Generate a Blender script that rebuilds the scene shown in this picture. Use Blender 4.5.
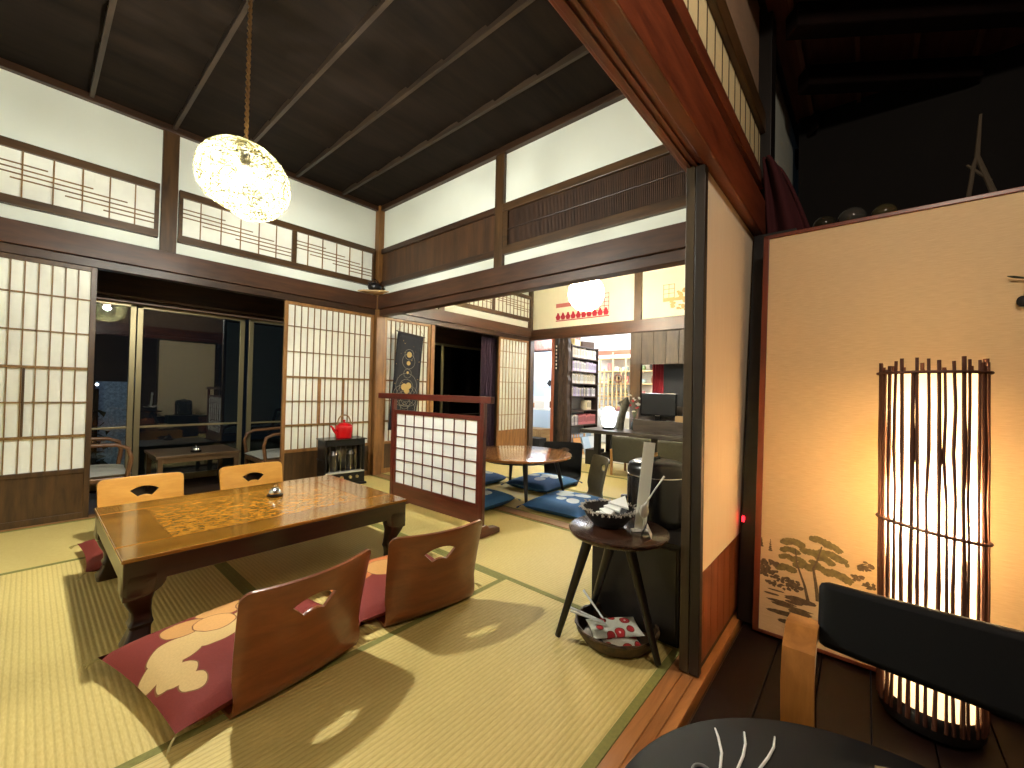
import bpy, bmesh, math, random
from mathutils import Vector, Matrix
for o in list(bpy.data.objects): bpy.data.objects.remove(o)
random.seed(7)
S = bpy.context.scene
COL = S.collection
PI = math.pi
# ------------------------------------------------------------------ camera
F, YAW, PIT, ROL, EYE = 414.05, .70811, .0159039, .0218791, .955
fw = Vector((math.cos(YAW)*math.cos(PIT), math.sin(YAW)*math.cos(PIT), math.sin(PIT)))
r0 = Vector((math.sin(YAW), -math.cos(YAW), 0)); u0 = r0.cross(fw)
rt = math.cos(ROL)*r0 + math.sin(ROL)*u0; up = -math.sin(ROL)*r0 + math.cos(ROL)*u0
cd = bpy.data.cameras.new('camera'); cam = bpy.data.objects.new('camera', cd); COL.objects.link(cam)
cd.sensor_width = 36; cd.sensor_fit = 'HORIZONTAL'; cd.lens = F/1024*36; cd.clip_start = .02
cam.matrix_world = Matrix(((rt.x, up.x, -fw.x, 0), (rt.y, up.y, -fw.y, 0), (rt.z, up.z, -fw.z, EYE), (0, 0, 0, 1)))
S.camera = cam
# ------------------------------------------------------------------ world, exposure, lights
w = bpy.data.worlds.new('night'); S.world = w; w.use_nodes = True
w.node_tree.nodes['Background'].inputs[0].default_value = (.25, .35, .5, 1)
w.node_tree.nodes['Background'].inputs[1].default_value = .006
S.view_settings.view_transform = 'Standard'; S.view_settings.look = 'None'
S.view_settings.exposure = 0.9; S.view_settings.gamma = 1; S.view_settings.use_curve_mapping = False
def lamp(name, loc, power, col, rad=.03, typ='POINT', size=None, rot=None, sizey=None):
    l = bpy.data.lights.new(name, typ); l.energy = power; l.color = col
    if typ == 'POINT': l.shadow_soft_size = rad
    if typ == 'AREA':
        l.size = size
        if sizey: l.shape = 'RECTANGLE'; l.size_y = sizey
    o = bpy.data.objects.new(name, l); COL.objects.link(o); o.location = loc
    if rot: o.rotation_euler = rot
    return o
PEND = (.66, 2.31, 1.95); GLOBE = (4.0, 2.37, 2.05)
lamp('pendant_bulb_light', PEND, 288, (1, 1.0, .90), .035)
lamp('globe_bulb_light', GLOBE, 300, (1, .96, .86), .08)
lamp('bamboo_lamp_light', (1.79, -.15, .62), 34, (1, .81, .56), .035)
lamp('back_shop_light', (6.6, 3.0, 2.25), 75, (.93, .96, 1), .25)
lamp('back_shop_light', (6.4, 4.7, 2.1), 40, (.85, .93, 1), .2)
lamp('desk_lamp_light', (4.98, 2.62, .60), 4, (.9, .95, 1), .05)
lamp('garden_light', (.5, 7.6, 1.0), .8, (.6, .75, 1), .05)
lamp('entry_room_light', (.45, -.48, 2.6), 30, (1, .88, .70), .10)

# ------------------------------------------------------------------ materials
def lin(c):
    return tuple(((v/12.92) if v <= .04045 else ((v+.055)/1.055)**2.4) for v in (x/255 for x in c))
MATS = {}
def newmat(name):
    m = bpy.data.materials.new(name); m.use_nodes = True
    nt = m.node_tree; b = nt.nodes['Principled BSDF']; return m, nt, b
def setc(sock, c): sock.default_value = (c[0], c[1], c[2], 1)
def coords(nt, scale=(1, 1, 1), rot=(0, 0, 0)):
    t = nt.nodes.new('ShaderNodeTexCoord'); mp = nt.nodes.new('ShaderNodeMapping')
    mp.inputs['Scale'].default_value = scale; mp.inputs['Rotation'].default_value = rot
    nt.links.new(t.outputs['Object'], mp.inputs['Vector']); return mp.outputs['Vector']
def ramp(nt, fac, stops):
    r = nt.nodes.new('ShaderNodeValToRGB'); nt.links.new(fac, r.inputs[0])
    e = r.color_ramp.elements
    while len(e) < len(stops): e.new(.5)
    for k, (p, c) in zip(e, stops): k.position = p; k.color = (c[0], c[1], c[2], 1)
    return r.outputs[0]
def noise(nt, vec, scale, detail=3, rough=.5, dist=0):
    n = nt.nodes.new('ShaderNodeTexNoise'); n.inputs['Scale'].default_value = scale
    n.inputs['Detail'].default_value = detail; n.inputs['Roughness'].default_value = rough
    n.inputs['Distortion'].default_value = dist
    nt.links.new(vec, n.inputs['Vector']); return n.outputs['Fac']
def bump(nt, b, h, st=.2, dist=.01):
    n = nt.nodes.new('ShaderNodeBump'); n.inputs['Strength'].default_value = st; n.inputs['Distance'].default_value = dist
    nt.links.new(h, n.inputs['Height']); nt.links.new(n.outputs[0], b.inputs['Normal'])
def plain(name, c, rough=.6, metal=0, spec=.5, var=.0, vs=8, **k):
    if name in MATS: return MATS[name]
    m, nt, b = newmat(name); c = lin(c)
    setc(b.inputs['Base Color'], c); b.inputs['Roughness'].default_value = rough; b.inputs['Metallic'].default_value = metal
    b.inputs['Specular IOR Level'].default_value = spec
    if var:
        f = noise(nt, coords(nt), vs, 4, .6)
        nt.links.new(ramp(nt, f, [(.3, tuple(v*(1-var) for v in c)), (.7, tuple(min(1, v*(1+var)) for v in c))]), b.inputs['Base Color'])
    for kk, v in k.items():
        s = b.inputs[kk]
        s.default_value = v
    MATS[name] = m; return m
def wood(name, c1, c2, axis='x', scale=1, rough=.45, coat=0, spec=.5):
    key = name+'_'+axis
    if key in MATS: return MATS[key]
    m, nt, b = newmat(key); c1 = lin(c1); c2 = lin(c2)
    st = {'x': (.12, 1, 1), 'y': (1, .12, 1), 'z': (1, 1, .12)}[axis]
    v = coords(nt, tuple(q*scale for q in st))
    f = noise(nt, v, 26, 6, .62, .35)
    col = ramp(nt, f, [(.28, c1), (.5, tuple((p+q)/2 for p, q in zip(c1, c2))), (.72, c2)])
    nt.links.new(col, b.inputs['Base Color']); b.inputs['Roughness'].default_value = rough
    b.inputs['Coat Weight'].default_value = coat; b.inputs['Coat Roughness'].default_value = .12
    b.inputs['Specular IOR Level'].default_value = spec
    bump(nt, b, f, .12, .003)
    MATS[key] = m; return m
def dark(ax): return wood('dark_wood', (36, 22, 13), (70, 45, 26), ax, 1, .42)
def brownw(ax): return wood('brown_wood', (50, 34, 18), (92, 64, 34), ax, 1, .42)
def redw(ax): return wood('red_wood', (78, 34, 20), (134, 66, 38), ax, 1, .38)
def nag(ax): return wood('lintel_wood', (48, 27, 15), (84, 50, 27), ax, 1, .46)
def honey(ax): return wood('honey_wood', (120, 80, 42), (168, 122, 70), ax, 1, .45)
def kumiko(ax): return wood('lattice_wood', (104, 76, 38), (148, 112, 62), ax, 1, .5)
def lacq(ax): return wood('lacquer_red', (70, 22, 16), (104, 40, 28), ax, 1, .3, .4)
def ceilw(ax): return wood('ceiling_wood', (18, 13, 9), (36, 26, 18), ax, .5, .8, 0, .12)
def blackw(ax): return wood('black_wood', (13, 10, 9), (28, 21, 17), ax, 1, .45)
def ridged(name, c1, c2, ax, pitch=.0165):
    if name in MATS: return MATS[name]
    m, nt, b = newmat(name)
    v = coords(nt)
    wv = nt.nodes.new('ShaderNodeTexWave'); wv.wave_type = 'BANDS'; wv.bands_direction = 'Y' if ax == 'x' else 'X'
    wv.inputs['Scale'].default_value = .314/pitch; wv.inputs['Distortion'].default_value = .25; wv.inputs['Detail'].default_value = 1
    wv.inputs['Detail Scale'].default_value = 3
    nt.links.new(v, wv.inputs['Vector'])
    f = noise(nt, coords(nt, (60, 12, 1) if ax == 'y' else (12, 60, 1)), 4, 4, .65)
    c = ramp(nt, f, [(.3, lin(c1)), (.7, lin(c2))])
    mx = nt.nodes.new('ShaderNodeMix'); mx.data_type = 'RGBA'; mx.blend_type = 'MULTIPLY'; mx.inputs['Factor'].default_value = 1
    nt.links.new(c, mx.inputs['A']); nt.links.new(ramp(nt, wv.outputs['Fac'], [(0, (.84, .81, .74)), (.4, (1, 1, 1))]), mx.inputs['B'])
    nt.links.new(mx.outputs['Result'], b.inputs['Base Color'])
    b.inputs['Roughness'].default_value = .55; b.inputs['Specular IOR Level'].default_value = .3
    bump(nt, b, wv.outputs['Fac'], .35, .003)
    MATS[name] = m; return m
TAT = {a: ridged('tatami_rush_'+a, (206, 182, 108), (222, 202, 132), a) for a in 'xy'}
plaster = plain('plaster', (236, 240, 228), .85, var=.02, vs=2)
paper = plain('shoji_paper', (240, 240, 228), .8, var=.03, vs=14)
creamp = plain('cream_paper', (236, 214, 176), .7, var=.03, vs=10)
heri = plain('border_green', (130, 126, 62), .8, var=.15, vs=80)
black = plain('black_gloss', (14, 14, 16), .25)
blackm = plain('black_matte', (20, 19, 20), .7)
chrome = plain('chrome', (230, 230, 228), .22, 1)
white = plain('white', (240, 240, 236), .5)
alum = plain('bronze_aluminium', (150, 138, 104), .38, .6)
def glassmat():
    m, nt, b = newmat('window_glass'); nt.nodes.remove(b); out = nt.nodes['Material Output']
    t = nt.nodes.new('ShaderNodeBsdfTransparent'); g = nt.nodes.new('ShaderNodeBsdfGlossy'); g.inputs['Roughness'].default_value = .01
    fr = nt.nodes.new('ShaderNodeFresnel'); fr.inputs['IOR'].default_value = 1.75; mx = nt.nodes.new('ShaderNodeMixShader')
    t.inputs[0].default_value = (.86, .92, .9, 1)
    nt.links.new(fr.outputs[0], mx.inputs[0]); nt.links.new(t.outputs[0], mx.inputs[1]); nt.links.new(g.outputs[0], mx.inputs[2])
    nt.links.new(mx.outputs[0], out.inputs[0]); return m
glass = glassmat()
def emis(name, c, st):
    m, nt, b = newmat(name); setc(b.inputs['Emission Color'], lin(c)); b.inputs['Emission Strength'].default_value = st
    setc(b.inputs['Base Color'], lin(c)); return m
def translucent(name, c, fac=.5, em=None, es=0):
    m, nt, b = newmat(name); out = nt.nodes['Material Output']; c = lin(c)
    t = nt.nodes.new('ShaderNodeBsdfTranslucent'); setc(t.inputs[0], c); setc(b.inputs['Base Color'], c); b.inputs['Roughness'].default_value = .8
    mx = nt.nodes.new('ShaderNodeMixShader'); mx.inputs[0].default_value = fac
    if em: setc(b.inputs['Emission Color'], lin(em)); b.inputs['Emission Strength'].default_value = es
    nt.links.new(b.outputs[0], mx.inputs[1]); nt.links.new(t.outputs[0], mx.inputs[2]); nt.links.new(mx.outputs[0], out.inputs[0]); return m

# ------------------------------------------------------------------ mesh builder
class MB:
    def __init__(s): s.bm = bmesh.new()
    def box(s, x0, x1, y0, y1, z0, z1):
        v = [s.bm.verts.new((x, y, z)) for z in (z0, z1) for x, y in ((x0, y0), (x1, y0), (x1, y1), (x0, y1))]
        for f in ((3, 2, 1, 0), (4, 5, 6, 7), (0, 1, 5, 4), (1, 2, 6, 5), (2, 3, 7, 6), (3, 0, 4, 7)): s.bm.faces.new([v[i] for i in f])
        return s
    def rbox(s, c, size, rot=(0, 0, 0)):
        M = Matrix.Translation(c) @ Matrix.Rotation(rot[2], 4, 'Z') @ Matrix.Rotation(rot[1], 4, 'Y') @ Matrix.Rotation(rot[0], 4, 'X')
        a, b, d = (q/2 for q in size); n = len(s.bm.verts)
        s.box(-a, a, -b, b, -d, d); s.bm.verts.ensure_lookup_table()
        for v in s.bm.verts[n:]: v.co = M @ v.co
        return s
    def loft(s, rings, cap=True, closed=True):
        R = [[s.bm.verts.new(p) for p in r] for r in rings]
        for a, b in zip(R, R[1:]):
            n = len(a)
            for i in range(n if closed else n-1):
                j = (i+1) % n; s.bm.faces.new((a[i], a[j], b[j], b[i]))
        if cap and closed: s.bm.faces.new(R[0][::-1]); s.bm.faces.new(R[-1])
        return s
    def lathe(s, prof, c=(0, 0, 0), n=32, cap=True, sx=1, sy=1):
        rings = [[(c[0]+r*sx*math.cos(2*PI*i/n), c[1]+r*sy*math.sin(2*PI*i/n), c[2]+z) for i in range(n)] for r, z in prof]
        return s.loft(rings, cap)
    def tube(s, pts, r, n=8, cap=True):
        pts = [Vector(p) for p in pts]; rs = r if isinstance(r, (list, tuple)) else [r]*len(pts)
        rings = []; T0 = (pts[1]-pts[0]).normalized(); N = T0.orthogonal().normalized()
        for i, p in enumerate(pts):
            T = (pts[min(i+1, len(pts)-1)]-pts[max(i-1, 0)])
            T = T.normalized() if T.length > 1e-9 else T0
            N = (N-T*N.dot(T)); N = N.normalized() if N.length > 1e-6 else T.orthogonal().normalized()
            B = T.cross(N); rings.append([p+rs[i]*(math.cos(2*PI*k/n)*N+math.sin(2*PI*k/n)*B) for k in range(n)])
        return s.loft(rings, cap)
    def prism(s, poly, a0, a1, axis='z'):
        def P(p, a): return {'z': (p[0], p[1], a), 'y': (p[0], a, p[1]), 'x': (a, p[0], p[1])}[axis]
        A = [s.bm.verts.new(P(p, a0)) for p in poly]; B = [s.bm.verts.new(P(p, a1)) for p in poly]; n = len(poly)
        s.bm.faces.new(A[::-1]); s.bm.faces.new(B)
        for i in range(n): s.bm.faces.new((A[i], A[(i+1) % n], B[(i+1) % n], B[i]))
        return s
    def grid(s, nu, nv, fn):
        V = [[s.bm.verts.new(fn(i/nu, j/nv)) for j in range(nv+1)] for i in range(nu+1)]
        for i in range(nu):
            for j in range(nv): s.bm.faces.new((V[i][j], V[i+1][j], V[i+1][j+1], V[i][j+1]))
        return s
    def sphere(s, c, r, sc=(1, 1, 1), n=20):
        pr = [(max(.0005, r*math.sin(PI*i/n)), -r*math.cos(PI*i/n)) for i in range(n+1)]
        return s.loft([[(c[0]+q*sc[0]*math.cos(2*PI*k/(2*n)), c[1]+q*sc[1]*math.sin(2*PI*k/(2*n)), c[2]+z*sc[2]) for k in range(2*n)] for q, z in pr])
    def build(s, name, mat, parent=None, smooth=False, bevel=0, solid=0, label=None):
        bmesh.ops.recalc_face_normals(s.bm, faces=s.bm.faces)
        me = bpy.data.meshes.new(name); s.bm.to_mesh(me); s.bm.free()
        if smooth:
            for p in me.polygons: p.use_smooth = True
        me.materials.append(mat); o = bpy.data.objects.new(name, me); COL.objects.link(o)
        if parent: o.parent = parent
        if smooth and not solid:
            md = o.modifiers.new('edge', 'EDGE_SPLIT'); md.split_angle = math.radians(42)
        if solid:
            md = o.modifiers.new('solid', 'SOLIDIFY'); md.thickness = solid; md.offset = 0
        if bevel:
            md = o.modifiers.new('bevel', 'BEVEL'); md.width = bevel; md.segments = 2; md.limit_method = 'ANGLE'
        if label: o['label'] = label
        return o
def thing(name, label, cat, loc=(0, 0, 0), rz=0, group=None):
    o = bpy.data.objects.new(name, None); COL.objects.link(o); o.location = loc; o.rotation_euler = (0, 0, rz)
    o.empty_display_size = .05
    return tag(o, label, cat, group)
def tag(o, label, cat, group=None):
    o['label'] = label; o['category'] = cat
    if group: o['group'] = group
    return o
def struct(o): o['kind'] = 'structure'; return o
def sroot(name, loc=(0, 0, 0), rz=0):
    o = bpy.data.objects.new(name, None); COL.objects.link(o); o.location = loc; o.rotation_euler = (0, 0, rz)
    o.empty_display_size = .05; return struct(o)
def sbox(name, mat, *a, bevel=0): return struct(MB().box(*a).build(name, mat, bevel=bevel))
def dup(root, loc=None, rz=None, label=None, group=None):
    r = root.copy(); COL.objects.link(r)
    if loc is not None: r.location = loc
    if rz is not None: r.rotation_euler = (0, 0, rz)
    if label: r['label'] = label
    if group: r['group'] = group
    for ch in list(root.children):
        c = ch.copy(); COL.objects.link(c); c.parent = r
        for g in list(ch.children):
            d = g.copy(); COL.objects.link(d); d.parent = c
    return r
tn = [0]
def trim(mat, *a, bevel=.002):
    tn[0] += 1; return struct(MB().box(*a).build('trim_%d' % tn[0], mat, bevel=bevel))

# ================================================================== THE SETTING
X0, Y0, XW = 2.51, 4.13, 5.264       # partition, shoji wall, far wall of the second room
CZ = 2.95
sbox('floor', wood('under_floor', (70, 44, 26), (100, 66, 40), 'x'), -1.3, 5.5, .40, 4.2, -.12, -.04)
# right-hand room board floor
f = MB()
for i in range(22): f.box(-1.3, 3.6, -2.6+i*.136, -2.6+i*.136+.133, -.06, -.012)
struct(f.build('floor_boards', wood('board_floor', (16, 7, 5), (30, 13, 9), 'x', 1, .55, 0, .2), bevel=.002))
sbox('floor_veranda', wood('veranda_floor', (50, 34, 22), (80, 54, 34), 'x'), -1.4, 5.4, 4.2, 5.15, -.08, -.01)
sbox('floor_shop', plain('shop_floor', (196, 178, 140), .6), 5.3, 9, 1.0, 6.2, -.08, -.02)
# ceilings
def ceiling(name, x0, x1, y0, y1, z, step, bat, mat, bmat):
    b = MB(); n = round((y1-y0)/step)
    for i in range(n):
        a = y0+(y1-y0)*i/n; c = y0+(y1-y0)*(i+1)/n
        b.prism([(a, z+.030), (c+.02, z+.000), (c+.02, z+.010), (a, z+.040)], x0, x1, 'x')
    o = struct(b.build(name, mat))
    b = MB()
    for x in bat: b.box(x-.012, x+.012, y0, y1, z-.024, z+.02)
    o2 = b.build('ceiling_batten', bmat, o); return o
ceiling('ceiling', -1.14, X0, .47, Y0+.02, CZ, .36, [X0-.455*k for k in range(1, 8)], ceilw('x'), wood('batten_wood', (30, 21, 14), (66, 50, 35), 'y', 1, .5))
ceiling('ceiling_second', X0+.05, XW, .5, Y0+.02, CZ, .36, [X0+.455*k for k in range(1, 7)], ceilw('x'), dark('y'))
sbox('ceiling_top', dark('x'), -1.3, 5.4, .4, 4.3, CZ+.05, CZ+.1)
# ceiling mouldings
trim(dark('x'), -1.14, X0, Y0-.03, Y0+.01, CZ-.045, CZ+.005)
trim(dark('y'), X0-.035, X0+.01, .47, Y0, CZ-.045, CZ+.005)
trim(dark('y'), X0+.05, X0+.09, .5, Y0, CZ-.045, CZ+.005)
trim(dark('x'), X0+.05, XW, Y0-.03, Y0+.01, CZ-.045, CZ+.005)
# --- shoji side wall (plane Y0)
sbox('wall_back', plaster, -1.14, XW+.05, Y0+.02, Y0+.06, 1.80, CZ+.05)
trim(dark('x'), -1.14, XW, Y0-.02, Y0+.06, 1.755, 1.812)                      # kamoi
trim(nag('x'), -1.14, X0-.02, Y0-.045, Y0+.02, 1.815, 1.965, bevel=.004)     # nageshi
trim(nag('x'), X0+.06, XW, Y0-.045, Y0+.02, 1.815, 1.955, bevel=.004)
trim(honey('x'), -1.14, XW, Y0-.02, Y0+.06, -.03, .008)                       # shikii
for x in (.63, ): trim(brownw('z'), x-.002, x+.098, Y0-.01, Y0+.04, 1.965, CZ, bevel=.004)
trim(wood('post_wood', (92, 60, 30), (146, 102, 54), 'z'), X0-.05, X0+.055, Y0-.06, Y0+.045, -.02, CZ+.03, bevel=.004)  # corner post
def transom(x0, x1, post=None, z0=2.065, z1=2.475, seed=1, rev=False, sp=.14, rows=None):
    win[0] += 1; R = sroot('window_%d' % win[0]); y = Y0
    b = MB(); b.box(x0, x1, y-.028, y+.02, z0, z0+.055).box(x0, x1, y-.028, y+.02, z1-.055, z1)
    b.box(x0, x0+.025, y-.022, y+.02, z0, z1).box(x1-.025, x1, y-.022, y+.02, z0, z1)
    if post: b.box(post-.02, post+.02, y-.024, y+.02, z0, z1)
    b.build('window_frame', brownw('x'), R, bevel=.002)
    MB().box(x0, x1, y-.002, y+.008, z0, z1).build('paper', paper, R)
    b = MB(); n = max(1, round((x1-x0)/sp)); rnd = random.Random(seed)
    for i in range(1, n): b.box(x0+(x1-x0)*i/n-.0035, x0+(x1-x0)*i/n+.0035, y-.012, y-.002, z0+.05, z1-.05)
    spans = [(x0, post), (post, x1)] if post else [(x0, x1)]
    for a, c in spans:
        L = c-a
        for k, (s, e, zz) in enumerate(((0, .36, .66), (0, .60, .58), (0, .80, .50), (.18, 1, .42), (.45, 1, .34), (.66, 1, .26)) if not rows else rows):
            z = z0+(z1-z0)*zz
            b.box(a+s*L, a+e*L, y-.013, y-.004, z-.0035, z+.0035)
    b.build('lattice', kumiko('x'), R)
win = [0]
transom(-1.14, .615, post=-.27)
transom(.735, X0-.07, post=1.60)
transom(X0+.08, 3.36); 
trim(brownw('z'), 3.36, 3.45, Y0-.012, Y0+.03, 1.955, CZ, bevel=.003)
transom(3.46, XW-.02, post=4.36, sp=.085, rows=[(0, 1, .7), (0, .6, .62), (.1, .8, .54), (.3, 1, .46), (.5, 1, .38)])

# shoji doors
dn = [0]
def shoji(loc, w, rz=0, cols=14, fm=None, km=None, top=1.752, sash=True, wz=.353, rows=(1.52, 1.28, 1.04, .81, .58), cream=None, wain=None, thick=(1.04, .58), stile=.03):
    dn[0] += 1; R = sroot('door_%d' % dn[0], loc, rz)
    fm = fm or honey; km = km or kumiko
    b = MB(); b.box(0, stile, -.015, .015, .008, top).box(w-stile, w, -.015, .015, .008, top)
    b.box(stile, w-stile, -.013, .013, top-.03, top).box(stile, w-stile, -.013, .013, wz-.03, wz).box(stile, w-stile, -.013, .013, .008, .05)
    b.build('frame', fm('z'), R, bevel=.002)
    MB().box(stile*.5, w-stile*.5, .004, .0075, wz-.01, top-.01).build('paper', cream or paper, R)
    b = MB()
    for i in range(1, cols):
        x = stile+(w-2*stile)*i/cols; b.box(x-.003, x+.003, -.009, .004, wz, top-.02)
    for z in rows:
        h = .009 if z in thick else .004; b.box(stile, w-stile, -.0115, .004, z-h, z+h)
    b.build('lattice', km('z'), R)
    b = MB(); b.box(stile, w-stile, -.004, .008, .045, wz-.02)
    n = 6
    for i in range(1, n): b.box(stile+(w-2*stile)*i/n-.001, stile+(w-2*stile)*i/n+.001, -.0045, .0085, .05, wz-.03)
    b.build('wainscot', wain or brownw('z'), R)
    if sash:
        b = MB(); z0, z1 = rows[4]+.01, rows[2]-.01
        for x in (w*.36, w*.38, w*.645): b.box(x-.006, x+.006, -.013, -.002, z0, z1)
        b.build('sliding_sash', fm('z'), R)
    return R
shoji((-.60, Y0-.001, 0), .897, fm=brownw)
shoji((1.538, Y0-.001, 0), .915)
shoji((2.59, Y0-.001, 0), .64, cols=10, sash=False, rows=(1.52, 1.28, 1.04, .81, .58))
shoji((-1.13, Y0+.03, 0), .60, fm=brownw)
trim(honey('z'), 3.235, 3.29, Y0-.03, Y0+.03, 0, 1.752)
shoji((4.50, Y0-.001, 0), .70, cols=9, km=lambda a: wood('pale_lattice', (150, 120, 80), (180, 150, 104), a), sash=False, rows=(1.54, 1.30, 1.08, .83, .59), wz=.36, wain=honey('z'))
trim(brownw('z'), XW-.055, XW+.05, Y0-.045, Y0+.05, 0, CZ, bevel=.003)
# --- partition between the rooms (plane X0)
sbox('wall_partition', plaster, X0+.012, X0+.045, .47, Y0, 1.80, CZ+.05)
trim(nag('y'), X0-.02, X0+.075, .40, Y0, 1.745, 1.812)
trim(nag('y'), X0-.045, X0+.012, .47, Y0-.045, 1.815, 1.965, bevel=.004)
trim(nag('y'), X0+.045, X0+.09, .47, Y0-.045, 1.815, 1.955, bevel=.004)
trim(brownw('z'), X0-.02, X0+.05, 2.27, 2.365, 1.965, CZ, bevel=.003)
trim(honey('y'), X0-.04, X0+.06, .47, Y0-.06, -.03, .004)
# solid board transom
win[0] += 1; R = sroot('window_%d' % win[0])
b = MB(); b.box(X0-.02, X0+.02, 2.365, Y0-.06, 2.065, 2.12).box(X0-.02, X0+.02, 2.365, Y0-.06, 2.425, 2.48); b.build('window_frame', dark('y'), R, bevel=.003)
MB().box(X0+.0, X0+.011, 2.365, Y0-.06, 2.11, 2.43).build('board_panel', wood('transom_board', (50, 31, 18), (92, 60, 33), 'z', .5, .5), R)
# woven reed transom
reed = ridged('reed_weave', (64, 40, 26), (100, 68, 44), 'y', .012)
win[0] += 1; R = sroot('window_%d' % win[0])
b = MB(); y0_, y1_ = .47, 2.27
b.box(X0-.02, X0+.02, y0_, y1_, 2.065, 2.135).box(X0-.03, X0+.02, y0_, y1_, 2.415, 2.48).box(X0-.018, X0+.02, y1_-.05, y1_, 2.1, 2.44)
b.build('window_frame', brownw('y'), R, bevel=.004)
b = MB()
yy = y0_
while yy < y1_-.05: b.box(X0-.004, X0+.003, yy, yy+.0075, 2.13, 2.42); yy += .0125
b.build('reed_screen', wood('reed', (50, 31, 20), (86, 58, 38), 'z', 1, .6), R)
MB().box(X0+.004, X0+.010, y0_, y1_, 2.1, 2.45).build('backing', blackm, R)
MB().tube([(X0-.012, y0_, 2.285), (X0-.012, y1_-.05, 2.265)], .006).build('rod', dark('y'), R)
# --- threshold wall to the right-hand room (plane Y .43)
trim(redw('x'), -1.2, X0+.03, .425, .492, 1.752, 1.80, bevel=.003)
b = MB()
for y in (.432, .452, .472): b.box(-1.2, X0, y-.004, y+.006, 1.744, 1.753)
struct(b.build('trim_90', redw('x')))
trim(redw('x'), -1.2, X0+.03, .385, .428, 1.74, 1.92, bevel=.005)
trim(redw('x'), -1.2, X0, .49, .53, 1.80, 1.95, bevel=.004)
sbox('wall_threshold', plain('shaded_plaster', (150, 120, 96), .9, var=.08), -1.2, X0, .44, .475, 1.90, CZ+.05)  # plaster colour darkened to carry the shadow on this face
trim(redw('x'), -1.2, X0, .41, .445, 2.03, 2.10, bevel=.003)
trim(brownw('x'), -1.2, X0, .405, .445, 2.32, 2.42, bevel=.003)
win[0] += 1; R = sroot('window_%d' % win[0])
MB().box(-1.2, X0-.03, .43, .439, 2.09, 2.33).build('reed_blind', plain('reed_cream', (226, 208, 160), .8, var=.05, vs=30), R)
b = MB(); xx = -1.2
while xx < X0-.05: b.box(xx, xx+.003, .427, .431, 2.09, 2.33); xx += .1
b.build('cord', dark('z'), R)
trim(blackw('z'), X0-.06, X0+.06, .38, .50, -.03, CZ+.05, bevel=.004)
trim(wood('sill_wood', (136, 84, 44), (188, 128, 74), 'x', 1, .4), -1.2, X0-.06, .405, .515, -.05, .003)
b = MB()
for y in (.44, .475): b.box(-1.2, 1.475, y-.004, y+.004, -.01, .0065)
struct(b.build('trim_91', wood('sill_wood', (136, 84, 44), (188, 128, 74), 'x', 1, .4)))
# the two sliding shoji pushed together: their dark stiles face the camera
def cdoor(y, stm, w=.90, flip=1):
    R = shoji((1.48, y, 0), w, cols=12, sash=False, fm=lambda a: stm, cream=creamp, wain=redw('z'), stile=.032)
    return R
cdoor(.469, wood('olive_wood', (50, 38, 22), (84, 66, 40), 'z'))
# outer door: paper side to the right-hand room
dn[0] += 1; R = sroot('door_%d' % dn[0], (1.48, .436, 0))
b = MB(); b.box(0, .032, -.016, .016, .008, 1.752).box(.87, .90, -.016, .016, .008, 1.752).box(.03, .87, -.008, .016, 1.73, 1.752).box(.03, .87, -.008, .016, .008, .04)
b.build('frame', wood('dark_stile', (28, 20, 14), (52, 38, 26), 'z'), R, bevel=.002)
pm = plain('textured_cream_paper', (240, 208, 166), .75)
m, nt, bb = newmat('ribbed_cream_paper'); f = noise(nt, coords(nt, (60, 60, 1.2)), 3, 4, .7)
nt.links.new(ramp(nt, f, [(.3, lin((244, 222, 190))), (.7, lin((252, 234, 206)))]), bb.inputs['Base Color']); bb.inputs['Roughness'].default_value = .75
MB().box(.03, .87, -.012, -.004, .345, 1.735).build('paper', m, R)
b = MB(); b.box(.03, .87, -.012, -.002, .035, .345)
for i in range(9): b.box(.06+i*.09, .0615+i*.09, -.0125, -.002, .04, .345)
b.build('wainscot', wood('red_wainscot', (112, 56, 32), (152, 84, 50), 'z', .6, .4), R)
# --- end walls and the rest of the right-hand room
sbox('wall_left', plaster, -1.2, -1.15, .5, 5.1, -.05, CZ+.05)
trim(redw('y'), -1.16, -1.12, .5, Y0, 1.815, 1.965)
sbox('wall_right', plain('soot_plaster', (16, 11, 10), .9, var=.1), 3.55, 3.62, -2.6, .38, -.05, 3.1)  # plaster in one near-black tone, slightly mottled
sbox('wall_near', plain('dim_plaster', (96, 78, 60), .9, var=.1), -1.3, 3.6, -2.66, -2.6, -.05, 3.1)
sbox('wall_entry', plain('dim_plaster', (96, 78, 60), .9, var=.1), -1.3, -1.2, -2.6, .42, -.05, 3.1)
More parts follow.
